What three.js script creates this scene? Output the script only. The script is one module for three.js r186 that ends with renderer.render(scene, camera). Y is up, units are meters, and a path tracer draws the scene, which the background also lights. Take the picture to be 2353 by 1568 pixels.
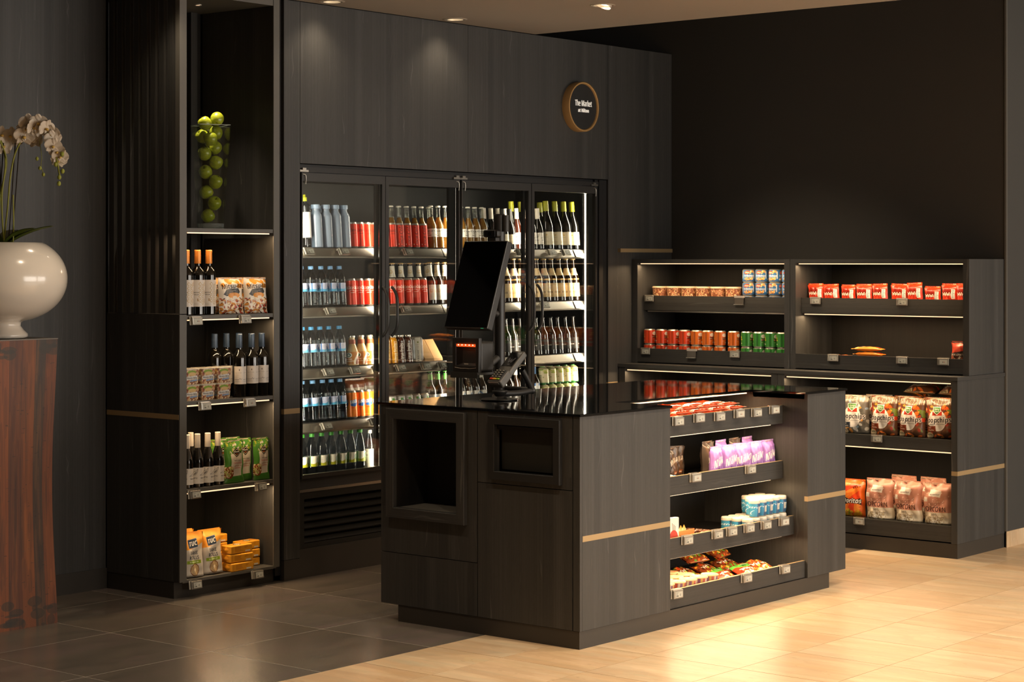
import * as THREE from 'three';
import { mergeGeometries } from 'three/addons/utils/BufferGeometryUtils.js';
import { RoundedBoxGeometry } from 'three/addons/geometries/RoundedBoxGeometry.js';
import { FontLoader } from 'three/addons/loaders/FontLoader.js';
import { TextGeometry } from 'three/addons/geometries/TextGeometry.js';
import { RectAreaLightUniformsLib } from 'three/addons/lights/RectAreaLightUniformsLib.js';

// ---------- camera, light, exposure ----------
const scene = new THREE.Scene();
scene.background = new THREE.Color(0, 0, 0);
const renderer = new THREE.WebGLRenderer();
renderer.toneMapping = THREE.LinearToneMapping;
renderer.toneMappingExposure = 1.0;
renderer.shadowMap.enabled = true;
RectAreaLightUniformsLib.init();
const camera = new THREE.PerspectiveCamera(19.643, 2353 / 1568, 0.1, 60);
camera.position.set(-6.43, 1.6, 7.15);
camera.lookAt(-6.43 + 0.77157, 1.6, 7.15 - 0.63614);
camera.setViewOffset(2353, 1568, 0, 183.3, 2353, 1568);
camera.updateProjectionMatrix();

const WINDOW_LIGHT = 5.2, SPOT_POWER = 10, WASH_POWER = 1.0, LED_POWER = 110, FRIDGE_LED = 75;
const WARM = new THREE.Color(1.0, 0.8, 0.57), LEDC = new THREE.Color(1.0, 0.68, 0.38), COOLER = new THREE.Color(1.0, 0.86, 0.68), DAY = new THREE.Color(1.0, 0.93, 0.84);
function rectLight(name, color, power, w, h, pos, target) {
  const l = new THREE.RectAreaLight(color, power, w, h); l.name = name;
  l.position.set(...pos); l.lookAt(...target); scene.add(l); return l;
}
function spot(name, color, power, pos, target, angle, pen, soft) {
  const l = new THREE.SpotLight(color, power, 0, angle, pen, 2); l.name = name;
  l.position.set(...pos); l.target.position.set(...target); scene.add(l); scene.add(l.target);
  l.castShadow = true; l.shadow.radius = soft; return l;
}

// ---------- helpers ----------
let seedv = 12345;
function R() { seedv = (seedv * 1664525 + 1013904223) >>> 0; return seedv / 4294967296; }
const rr = (a, b) => a + (b - a) * R();
function reseed(n) { seedv = (n * 2654435761) >>> 0; R(); R(); }
const names = {};
function numbered(n) { names[n] = (names[n] ?? -1) + 1; return names[n] ? n + '_' + String(names[n]).padStart(3, '0') : n; }
function shade(o) { o.traverse(c => { if (c.isMesh) { c.castShadow = true; c.receiveShadow = true; } }); return o; }
function thing(name, label, category, pos = [0, 0, 0], turn = 0, group, kind) {
  const o = new THREE.Group(); o.name = numbered(name); o.position.set(...pos); o.rotation.y = turn;
  o.userData = { label, category }; if (group) o.userData.group = group; if (kind) o.userData.kind = kind;
  scene.add(o); return o;
}
function part(name, geo, mat, parent, pos, rot) {
  const m = new THREE.Mesh(geo, mat); m.name = name; m.castShadow = true; m.receiveShadow = true;
  if (pos) m.position.set(...pos); if (rot) m.rotation.set(...rot); parent.add(m); return m;
}
function sub(name, parent, pos, rot) { const g = new THREE.Group(); g.name = name; if (pos) g.position.set(...pos); if (rot) g.rotation.set(...rot); parent.add(g); return g; }
function proto(build) { const g = new THREE.Group(); build(g); return g; }
function place(p, name, label, category, group, pos, rot = [0, 0, 0], sc) {
  const o = p.clone(); o.name = numbered(name); o.userData = { label, category }; if (group) o.userData.group = group;
  o.position.set(...pos); o.rotation.set(...rot); if (sc) o.scale.set(...(Array.isArray(sc) ? sc : [sc, sc, sc])); scene.add(o);
  if (o.rotation.z || (rot[0] && !o.userData.leaning)) settle(o, pos[1]);
  return o;
}
// sets a tilted thing down so that its lowest point rests at y
function settle(o, y) { o.updateMatrixWorld(true); const b = new THREE.Box3().setFromObject(o, true); o.position.y += y + 0.0004 - b.min.y; }
const ORD = ['first', 'second', 'third', 'fourth', 'fifth', 'sixth', 'seventh', 'eighth', 'ninth', 'tenth', 'eleventh', 'twelfth', 'thirteenth'];
// box from two corners with uv in metres; grain 'v' runs up, 'h' runs along the long side
function bx(x0, x1, y0, y1, z0, z1, grain = 'v', off) {
  const g = new THREE.BoxGeometry(x1 - x0, y1 - y0, z1 - z0); g.translate((x0 + x1) / 2, (y0 + y1) / 2, (z0 + z1) / 2);
  return metreUv(g, grain, off);
}
function metreUv(g, grain, off) {
  const p = g.attributes.position, n = g.attributes.normal, uv = g.attributes.uv, o = off ?? [Math.floor(R() * 97) * 0.137, Math.floor(R() * 89) * 0.211];
  for (let i = 0; i < p.count; i++) {
    const x = p.getX(i), y = p.getY(i), z = p.getZ(i), ax = Math.abs(n.getX(i)), ay = Math.abs(n.getY(i)), az = Math.abs(n.getZ(i));
    let a, b;
    if (ay > ax && ay > az) [a, b] = [x, z]; else if (ax > az) [a, b] = [z, y]; else [a, b] = [x, y];
    if (grain === 'h') [a, b] = [b, a];
    uv.setXY(i, a + o[0], b + o[1]);
  }
  return g;
}
const rbox = (w, h, d, r = 0.004, s = 2) => new RoundedBoxGeometry(w, h, d, s, r);
const lathe = (pts, n = 24) => new THREE.LatheGeometry(pts.map(p => new THREE.Vector2(p[0], p[1])), n);
function tube(pts, r, seg = 24, n = 8, closed = false) { return new THREE.TubeGeometry(new THREE.CatmullRomCurve3(pts.map(p => new THREE.Vector3(...p)), closed), seg, r, n, closed); }
// label shell round a bottle; centre of the picture faces +z
function shell(r, y0, y1, arc = Math.PI * 2, n = 24) { const g = new THREE.CylinderGeometry(r, r, y1 - y0, n, 1, true, -arc / 2, arc); g.translate(0, (y0 + y1) / 2, 0); return g; }

// ---------- textures ----------
function canvas(w, h, draw) { const c = document.createElement('canvas'); c.width = w; c.height = h; const x = c.getContext('2d'); draw(x, w, h); return c; }
function tex(w, h, draw, rep) {
  const t = new THREE.CanvasTexture(canvas(w, h, draw)); t.colorSpace = THREE.SRGBColorSpace; t.magFilter = THREE.LinearFilter;
  t.wrapS = t.wrapT = THREE.RepeatWrapping; if (rep) t.repeat.set(...rep); return t;
}
const mat = (o) => new THREE.MeshStandardMaterial(o);
const phys = (o) => new THREE.MeshPhysicalMaterial(o);
const rgb = (r, g, b) => `rgb(${r | 0},${g | 0},${b | 0})`;
function wave(seed) { const a = [], b = []; reseed(seed); for (let i = 0; i < 6; i++) { a.push(rr(0.5, 4)); b.push(rr(0, 6.28)); } return t => a.reduce((s, k, i) => s + Math.sin(t * k + b[i]) / k, 0); }

function drawWood(x, w, h) {
  reseed(77);
  x.fillStyle = rgb(57, 56, 54); x.fillRect(0, 0, w, h);
  for (let i = 0; i < w; i += 1) { const k = rr(-7, 7); x.fillStyle = k > 0 ? `rgba(96,95,92,${k / 45})` : `rgba(20,20,19,${-k / 28})`; x.fillRect(i, 0, 1, h); }
  for (let i = 0; i < 26; i++) { const px = rr(0, w), k = rr(-1, 1); x.fillStyle = k > 0 ? 'rgba(90,88,84,0.06)' : 'rgba(15,15,15,0.08)'; x.fillRect(px, 0, rr(10, 60), h); }
  // long pale figure: thin tapering flames that run with the grain
  for (let i = 0; i < 46; i++) {
    const px = rr(0, w), py = rr(-100, h), len = rr(90, 420), lean = rr(-14, 14), wd = rr(1.2, 5.5), al = rr(0.05, 0.24), f = wave(300 + i); reseed(900 + i);
    x.beginPath();
    for (let t = 0; t <= 1.001; t += 0.05) { const q = px + lean * t + f(t * 4) * 4 - wd * Math.sin(Math.PI * Math.pow(t, 1.5)); t ? x.lineTo(q, py + len * t) : x.moveTo(q, py); }
    for (let t = 1; t >= -0.001; t -= 0.05) x.lineTo(px + lean * t + f(t * 4) * 4 + wd * Math.sin(Math.PI * Math.pow(Math.max(t, 0), 1.5)), py + len * t);
    x.fillStyle = `rgba(150,150,146,${al})`; x.fill();
    x.strokeStyle = `rgba(16,16,15,${al * 1.2})`; x.lineWidth = 1; x.stroke();
  }
  for (let i = 0; i < 5000; i++) { x.fillStyle = R() < 0.6 ? 'rgba(14,14,13,0.22)' : 'rgba(120,118,112,0.12)'; x.fillRect(rr(0, w), rr(0, h), 1, rr(6, 50)); }
}
const woodTex = tex(1024, 2048, drawWood, [1 / 1.1, 1 / 2.2]);
const woodBump = tex(512, 512, (x, w, h) => { reseed(5); x.fillStyle = '#808080'; x.fillRect(0, 0, w, h); for (let i = 0; i < w; i++) { const k = rr(90, 165) | 0; x.fillStyle = rgb(k, k, k); x.fillRect(i, 0, 1, h); } for (let i = 0; i < 900; i++) { const k = rr(60, 200) | 0; x.fillStyle = `rgba(${k},${k},${k},0.5)`; x.fillRect(rr(0, w), rr(0, h), 1, rr(20, 160)); } }, [2.2, 1.1]);
woodBump.colorSpace = THREE.NoColorSpace;
const M = {};
M.wood = mat({ map: woodTex, roughness: 0.5, bumpMap: woodBump, bumpScale: 0.0004 });
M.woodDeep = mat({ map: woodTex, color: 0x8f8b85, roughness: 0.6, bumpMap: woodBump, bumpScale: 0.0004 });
M.trayWood = mat({ map: woodTex, color: 0xe8e6e2, roughness: 0.55, bumpMap: woodBump, bumpScale: 0.0004 });
M.carcass = mat({ color: 0x1a1817, roughness: 0.65 });
M.edge = mat({ color: 0x5a5751, roughness: 0.45 });
M.plinth = mat({ color: 0x34302b, roughness: 0.45 });
M.brass = mat({ color: 0xb0966e, roughness: 0.42, metalness: 0.35 });
M.blackMetal = mat({ color: 0x2b2a29, roughness: 0.45, metalness: 0.2 });
M.black = mat({ color: 0x121212, roughness: 0.5 });
M.rubber = mat({ color: 0x0a0a0a, roughness: 0.8 });
M.chrome = mat({ color: 0xb9b4aa, roughness: 0.28, metalness: 0.9 });
M.paintDark = mat({ color: 0x37342f, roughness: 0.75 });
M.paintGrey = mat({ color: 0x3a3936, roughness: 0.7 });
M.led = mat({ color: 0xffffff, emissive: new THREE.Color(1.0, 0.62, 0.33), emissiveIntensity: 1.45 });
M.counter = phys({ color: 0x0b0c0d, roughness: 0.045, specularIntensity: 1 });
M.glassPane = phys({ color: 0xf2f4f2, roughness: 0.02, transmission: 1, thickness: 0, ior: 1.5 });

// ---------- room ----------
const room = (name, label, cat) => thing(name, label, cat, [0, 0, 0], 0, null, 'structure');
const darkTileTex = tex(512, 512, (x, w, h) => {
  reseed(31); x.fillStyle = rgb(104, 97, 88); x.fillRect(0, 0, w, h);
  for (let i = 0; i < 420; i++) { const k = R() < 0.5; x.fillStyle = k ? 'rgba(120,112,102,0.05)' : 'rgba(52,50,48,0.06)'; x.beginPath(); x.ellipse(rr(0, w), rr(0, h), rr(8, 90), rr(4, 24), rr(-0.3, 0.3), 0, 7); x.fill(); }
  for (let i = 0; i < 5000; i++) { x.fillStyle = R() < 0.5 ? 'rgba(130,125,116,0.14)' : 'rgba(40,38,36,0.14)'; x.fillRect(rr(0, w), rr(0, h), 1.5, 1.5); }
}, [1 / 1.28, 1 / 1.28]);
function marble(seed, base) {
  return tex(512, 512, (x, w, h) => {
    reseed(seed); x.fillStyle = rgb(...base); x.fillRect(0, 0, w, h);
    for (let i = 0; i < 260; i++) { const k = R(); x.fillStyle = k < 0.4 ? 'rgba(236,214,180,0.12)' : k < 0.75 ? 'rgba(196,166,124,0.10)' : 'rgba(178,172,150,0.10)'; x.beginPath(); x.ellipse(rr(0, w), rr(0, h), rr(4, 26), rr(20, 150), rr(-0.12, 0.12), 0, 7); x.fill(); }
    for (let i = 0; i < 900; i++) { x.fillStyle = R() < 0.6 ? 'rgba(160,132,92,0.10)' : 'rgba(245,230,205,0.16)'; x.fillRect(rr(0, w), rr(0, h), rr(1, 3), rr(4, 40)); }
    for (let i = 0; i < 26; i++) { x.fillStyle = 'rgba(140,112,76,0.35)'; x.beginPath(); x.ellipse(rr(0, w), rr(0, h), rr(1, 3), rr(2, 6), 0, 0, 7); x.fill(); }
  }, [1 / 1.0, 1 / 1.0]);
}
M.darkTile = [0xffffff, 0xf0efee, 0xf6f2ec].map(c => mat({ map: darkTileTex, color: c, roughness: 0.24 }));
const mb = [marble(41, [199, 170, 136]), marble(42, [197, 168, 134])];
M.beige = [mat({ map: mb[0], roughness: 0.3 }), mat({ map: mb[1], roughness: 0.3 }), mat({ map: mb[0], color: 0xfaf6f0, roughness: 0.3 })];
{
  const fl = room('floor', 'shop floor of charcoal tiles meeting glossy beige stone tiles', 'floor');
  part('dark_screed', bx(-10, 9, -0.12, -0.0007, -1.6, 1.695), mat({ color: 0xc4beb2, roughness: 0.8 }), fl);
  part('beige_screed', bx(-10, 9, -0.12, -0.0007, 1.695, 10), mat({ color: 0x8a7050, roughness: 0.8 }), fl);
  const gap = 0.0021, P = 0.64, Q = 0.427; reseed(8);
  for (let i = -4; i < 6; i++) for (let k = -2; k < 3; k++) {
    const x0 = -0.343 + i * P, z0 = 0.42 + k * P, z1 = Math.min(z0 + P, 1.694); if (z1 - z0 < 0.1) continue;
    part('tile', bx(x0 + gap, x0 + P - gap, -0.01, 0, z0 + gap, z1 - (z1 === 1.694 ? 0 : gap)), M.darkTile[(i * 7 + k * 3 + 90) % 3], fl);
  }
  const b = 0.0015;
  for (let i = -7; i < 10; i++) for (let k = -1; k < 8; k++) {
    const x0 = 0.104 + i * Q, z0 = k < 0 ? 1.695 : 2.059 + k * Q, z1 = k < 0 ? 2.059 : z0 + Q;
    part('tile', bx(x0 + b, x0 + Q - b, -0.01, 0, z0 + b, z1 - b), M.beige[(i * 5 + k * 2 + 70) % 3], fl);
  }
  const far = part('outer_tiling', mergeGeometries([bx(-10, -2.885, -0.01, 0, 1.695, 10), bx(4.373, 9, -0.01, 0, 1.695, 10), bx(-2.885, 4.373, -0.01, 0, 5.475, 10), bx(-10, -2.903, -0.01, 0, -0.86, 1.695)]), M.beige[0], fl);
  far.userData.kind = 'stuff';
}
{
  const w = room('wall_back', 'dark wood-panelled wall behind the orchid', 'wall');
  for (let i = 0; i < 9; i++) part('panel', bx(-0.25 - 1.2 * (i + 1), -0.25 - 1.2 * i - 0.002, 0.1, 3.0, -0.6, -0.52), M.wood, w);
  part('board', bx(-10.1, 3.9, 0, 3.6, -1.5, -1.3), M.carcass, w);
  part('return_board', bx(-0.3, -0.2, 0, 3.0, -1.3, -0.6), M.carcass, w);
  const b = room('baseboard_back', 'dark baseboard along the wood-panelled wall', 'baseboard');
  part('board', bx(-10, -0.252, 0, 0.1, -0.6, -0.512), M.plinth, b);
}
{
  const w = room('wall_right', 'matte black painted wall above the snack cabinets', 'wall');
  part('board', bx(3.823, 4.2, 0, 3.6, -1.3, 2.275), M.paintDark, w);
  const e = room('wall_end', 'dark grey wall return at the end of the snack cabinets', 'wall');
  part('board', bx(3.83, 9, 0.09, 3.6, 2.0, 2.276), M.paintGrey, e);
  part('corner_bead', bx(3.818, 3.832, 0.09, 3.6, 2.268, 2.2785), M.edge, e);
  const b = room('baseboard_end', 'pale stone baseboard along the dark wall return', 'baseboard');
  part('board', bx(3.823, 9, 0, 0.089, 2.2, 2.28), M.beige[1], b);
  const r = room('wall_far', 'plain wall beyond the dark wall return', 'wall');
  part('board', bx(9, 9.2, 0, 3.6, 2.276, 10), mat({ color: 0x6c6459, roughness: 0.9 }), r);
  const l = room('wall_left', 'plain wall far left of the shop', 'wall');
  part('board', bx(-10.2, -10, 0, 3.6, -0.6, 10), mat({ color: 0x77716a, roughness: 0.9 }), l);
  // wall behind the customers with two tall windows that let the daylight in
  const f = room('wall_front', 'wall with tall windows opposite the fridge', 'wall'), wm = mat({ color: 0x80776a, roughness: 0.9 });
  for (const g of [bx(-10.2, -1.0, 0, 3.6, 10, 10.25), bx(-1, 8.4, 0, 0.35, 10, 10.25), bx(-1, 8.4, 2.75, 3.6, 10, 10.25), bx(3.4, 4.0, 0.35, 2.75, 10, 10.25), bx(8.4, 9.2, 0, 3.6, 10, 10.25)]) part('board', g, wm, f);
  const glow = mat({ color: 0xffffff, emissive: DAY, emissiveIntensity: 2.2 });
  [[-1, 3.4], [4.0, 8.4]].forEach(([a, c], i) => {
    const n = room('window_' + (i + 1), ['tall bright window opposite the island', 'tall bright window opposite the snack cabinets'][i], 'window');
    part('pane', bx(a, c, 0.35, 2.75, 10.1, 10.12), glow, n);
    for (const g of [bx(a, c, 0.35, 0.4, 10.02, 10.1), bx(a, c, 2.7, 2.75, 10.02, 10.1), bx((a + c) / 2 - 0.03, (a + c) / 2 + 0.03, 0.4, 2.7, 10.02, 10.1)]) part('frame', g, M.blackMetal, n);
    rectLight('window_daylight', DAY, WINDOW_LIGHT * [1, 0.8][i], c - a, 2.4, [(a + c) / 2, 1.55, 9.98], [(a + c) / 2, 1.45, 0]);
  });
}
// ceiling: light plaster at 2.91 with a raised dark slot beside the right wall
const downlights = [[0.658, 0.13, 'wash'], [1.602, 0.13, 'wash'], [1.641, 1.097, 'spot'], [-0.4, 0.13, 'wash'], [0.1, 3.15, 'spot'], [1.15, 3.15, 'spot'], [2.15, 3.15, 'spot'], [0.1, 4.3, 'spot'], [1.15, 4.3, 'spot'], [2.15, 4.3, 'spot'], [-1.1, 3.15, 'spot'], [-1.1, 1.2, 'spot'], [-1.1, 4.6, 'spot']];
{
  const c = room('ceiling', 'pale plaster ceiling with recessed downlights', 'ceiling');
  const pl = mat({ color: 0xa8a094, roughness: 0.9 }), dk = mat({ color: 0x1d1b19, roughness: 0.9 });
  const sh = new THREE.Shape(); sh.moveTo(-10.2, -10.2); sh.lineTo(2.43, -10.2); sh.lineTo(2.43, -0.02); sh.lineTo(-10.2, -0.02); sh.closePath();
  for (const [x, z] of downlights) { const h = new THREE.Path(); h.absarc(x, -z, 0.05, 0, Math.PI * 2, true); sh.holes.push(h); }
  const g = new THREE.ExtrudeGeometry(sh, { depth: 0.2, bevelEnabled: false, curveSegments: 20 }); g.rotateX(-Math.PI / 2); g.translate(0, 2.91, 0);
  part('plaster', g, pl, c);
  part('slot_lining', mergeGeometries([bx(2.43, 9.2, 3.4, 3.6, -1.5, 2.2), bx(-10.2, 2.43, 3.4, 3.6, -1.5, -0.02)]), dk, c);
  part('outer_plaster', bx(2.43, 9.2, 3.11, 3.4, 2.9, 10.2), pl, c);
  part('roof', bx(-10.3, 9.3, 3.6, 3.75, -1.6, 10.4), dk, c);
}
const glowMat = mat({ color: 0xffffff, emissive: new THREE.Color(1, 0.8, 0.55), emissiveIntensity: 5 });
const trimMat = mat({ color: 0xcfc6b6, roughness: 0.35, metalness: 0.3 });
downlights.forEach(([x, z, kind], i) => {
  const labels = ['recessed ceiling downlight nearest the apple vase, close to the panel', 'recessed ceiling downlight above the fridge doors, close to the panel', 'tilted ceiling spotlight out in front of the fridge panel'];
  const t = thing('ceiling_downlight', labels[i] ?? 'recessed ceiling downlight outside the picture, ' + ['above the tall unit', 'first of the row before the island', 'second of the row before the island', 'third of the row before the island', 'first of the row farther from the island', 'second of the row farther from the island', 'third of the row farther from the island', 'over the beige floor towards the door', 'over the dark tiles by the pedestal', 'over the far beige floor'][i - 3], 'downlight', [x, 2.91, z], 0, i > 2 ? 'downlights outside the picture' : 'ceiling downlights');
  part('trim_ring', lathe([[0.046, 0.012], [0.046, -0.002], [0.058, -0.004], [0.066, -0.0008], [0.066, 0]], 32), trimMat, t);
  const tilt = kind === 'spot' ? 0.35 : 0;
  part('reflector', lathe([[0.026, 0.05], [0.043, -0.003], [0.045, -0.003], [0.045, 0.05]], 28), trimMat, t, null, [tilt * 0.5, 0, -tilt]);
  part('lamp_lens', new THREE.CylinderGeometry(0.036, 0.036, 0.008, 24), glowMat, t, [0, 0.016, 0], [tilt * 0.5, 0, -tilt]);
  if (kind === 'wash') spot('downlight_beam', WARM, WASH_POWER, [x, 2.895, z], [x, 0, z + 0.1], 1.05, 1, 2.5);
  else { const T = { 2: [3.4, 1.0, 1.0] }[i] ?? [x, 0, z - (z > 3 && z < 3.5 ? 0.25 : 0)]; spot('downlight_beam', WARM, i === 2 ? 14 : i === 11 ? SPOT_POWER * 0.5 : SPOT_POWER, [x, 2.895, z], T, i === 2 ? 0.5 : 0.95, 1, 2); }
});

// LED strip: glowing profile plus the light it gives, running along x or z
function led(parent, axis, at, len, power = LED_POWER, aim = [0, -1, 0]) {
  const g = axis === 'x' ? bx(-len / 2, len / 2, -0.0025, 0.0025, -0.0025, 0.0025) : bx(-0.0025, 0.0025, -0.0025, 0.0025, -len / 2, len / 2);
  const m = part('led_strip', g, M.led, parent, at);
  const p = [at[0] + aim[0] * 0.008, at[1] + aim[1] * 0.008, at[2] + aim[2] * 0.008];
  const l = new THREE.RectAreaLight(LEDC, power, axis === 'x' ? len : 0.012, axis === 'x' ? 0.012 : len); l.name = 'led_strip_glow';
  l.position.set(...p); scene.add(l);
  const w = parent.position; l.position.add(w);
  l.lookAt(l.position.x + aim[0], l.position.y + aim[1], l.position.z + aim[2]);
  if (axis === 'z' && aim[1] === -1) { l.rotation.set(-Math.PI / 2, 0, 0); }
  if (axis === 'x' && aim[1] === -1) { l.rotation.set(-Math.PI / 2, 0, 0); }
  return m;
}
// ---------- tall display unit ----------
{
  const t = thing('tall_display_unit', 'tall black wood shelf unit with slatted sides holding wine and apples', 'shelf unit', [0, 0, 0]);
  const X0 = -0.25, X1 = 0.398, ZB = -0.515, ZF = 0.019;
  part('plinth', bx(X0 + 0.002, X1, 0, 0.08, ZB, -0.022), M.plinth, t);
  part('base_board', bx(X0 + 0.02, X1 - 0.02, 0.075, 0.088, ZB + 0.01, ZF), M.edge, t);
  part('side_panel', bx(X0, X0 + 0.02, 0.081, 0.85, ZB, ZF - 0.004), M.wood, t);
  part('side_panel', bx(X0, X0 + 0.02, 0.874, 1.348, ZB, ZF - 0.004), M.wood, t);
  part('brass_strip', bx(X0 - 0.001, X0 + 0.018, 0.85, 0.874, ZB, ZF - 0.004), M.brass, t);
  part('side_panel', bx(X1 - 0.03, X1, 0.081, 2.9, ZB, ZF - 0.004), M.wood, t);
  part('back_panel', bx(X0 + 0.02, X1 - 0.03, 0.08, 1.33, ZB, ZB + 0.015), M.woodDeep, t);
  part('back_panel', bx(X0 + 0.02, X1 - 0.03, 1.33, 2.9, ZB - 0.03, ZB - 0.015), M.carcass, t);
  // front edge posts
  part('post', bx(X0, X0 + 0.043, 0.081, 1.347, ZF - 0.003, ZF + 0.003), M.edge, t);
  part('post', bx(X0, X0 + 0.043, 1.351, 2.909, ZF - 0.028, ZF + 0.003), M.edge, t);
  part('post', bx(X1 - 0.04, X1, 0.081, 2.909, ZF - 0.003, ZF + 0.003), M.edge, t);
  part('header', bx(X0 + 0.043, X1 - 0.04, 2.868, 2.909, ZB, ZF), M.edge, t);
  // slats of the open side, and of the back
  for (let i = 0; i < 8; i++) { const z = ZB + 0.018 + i * 0.0615; part('slat', bx(X0, X0 + 0.04, 1.351, 2.905, z, z + 0.036), M.wood, t); }
  for (let i = 0; i < 7; i++) { const x = X0 + 0.075 + i * 0.0745; part('slat', bx(x, x + 0.042, 1.351, 2.868, ZB - 0.012, ZB + 0.022), M.wood, t); }
  for (let i = 0; i < 1; i++) part('niche_light_ring', lathe([[0.012, 0.002], [0.012, -0.002], [0.018, -0.002], [0.018, 0.002]], 20), trimMat, t, [0.095, 2.866, -0.24]);
  part('niche_lamp', new THREE.CylinderGeometry(0.012, 0.012, 0.003, 16), mat({ color: 0xffffff, emissive: new THREE.Color(1, 0.6, 0.35), emissiveIntensity: 1.2 }), t, [0.095, 2.8665, -0.24]);
  for (const y of [1.758, 1.342, 0.934, 0.518]) {
    part('shelf', bx(X0 + 0.043, X1 - 0.04, y - 0.018, y, ZB + 0.024, ZF - 0.001, 'h'), M.edge, t);
    led(t, 'x', [0.075, y - 0.0225, ZF - 0.012], 0.53, LED_POWER * (y > 1.7 ? 0.8 : 1));
  }
  spot('niche_beam', WARM, 6, [0.095, 2.855, -0.24], [0.02, 1.8, -0.2], 0.5, 0.9, 1);
}
// ---------- cladding round the fridge ----------
{
  const t = thing('fridge_surround', 'black wood cladding framing the built-in drinks fridge', 'cladding');
  const ZF = 0.01, ZB = -0.02;
  part('panel', bx(0.44, 0.5505, 0.105, 0.835, ZB, ZF), M.wood, t);
  part('brass_strip', bx(0.44, 0.5505, 0.835, 0.861, ZB, ZF + 0.0005), M.brass, t);
  part('panel', bx(0.44, 0.5505, 0.861, 2.908, ZB, ZF), M.wood, t);
  part('plinth', bx(0.44, 0.5505, 0, 0.103, ZB, ZF + 0.001), M.plinth, t);
  part('filler', bx(0.398, 0.44, 0.03, 2.908, ZB - 0.02, ZF - 0.02), M.carcass, t);
  part('panel', bx(0.553, 1.846, 2.095, 2.908, ZB, ZF), M.wood, t);
  part('panel', bx(1.848, 3.142, 2.095, 2.908, ZB, ZF), M.wood, t);
  part('panel', bx(3.145, 3.243, 0.0, 0.842, ZB, ZF), M.wood, t);
  part('brass_strip', bx(3.145, 3.243, 0.842, 0.868, ZB, ZF + 0.0005), M.brass, t);
  part('panel', bx(3.145, 3.243, 0.868, 2.908, ZB, ZF), M.wood, t);
  part('panel', bx(3.2455, 3.821, 0.0, 1.655, ZB, ZF - 0.004), M.wood, t);
  part('brass_strip', bx(3.27, 3.821, 1.655, 1.678, ZB, ZF + 0.002), M.brass, t);
  part('panel', bx(3.2455, 3.821, 1.678, 2.908, ZB, ZF - 0.004), M.wood, t);
  part('reveal', bx(0.5505, 0.5525, 0.1, 2.908, ZB, ZF - 0.004), M.rubber, t);
}
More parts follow.
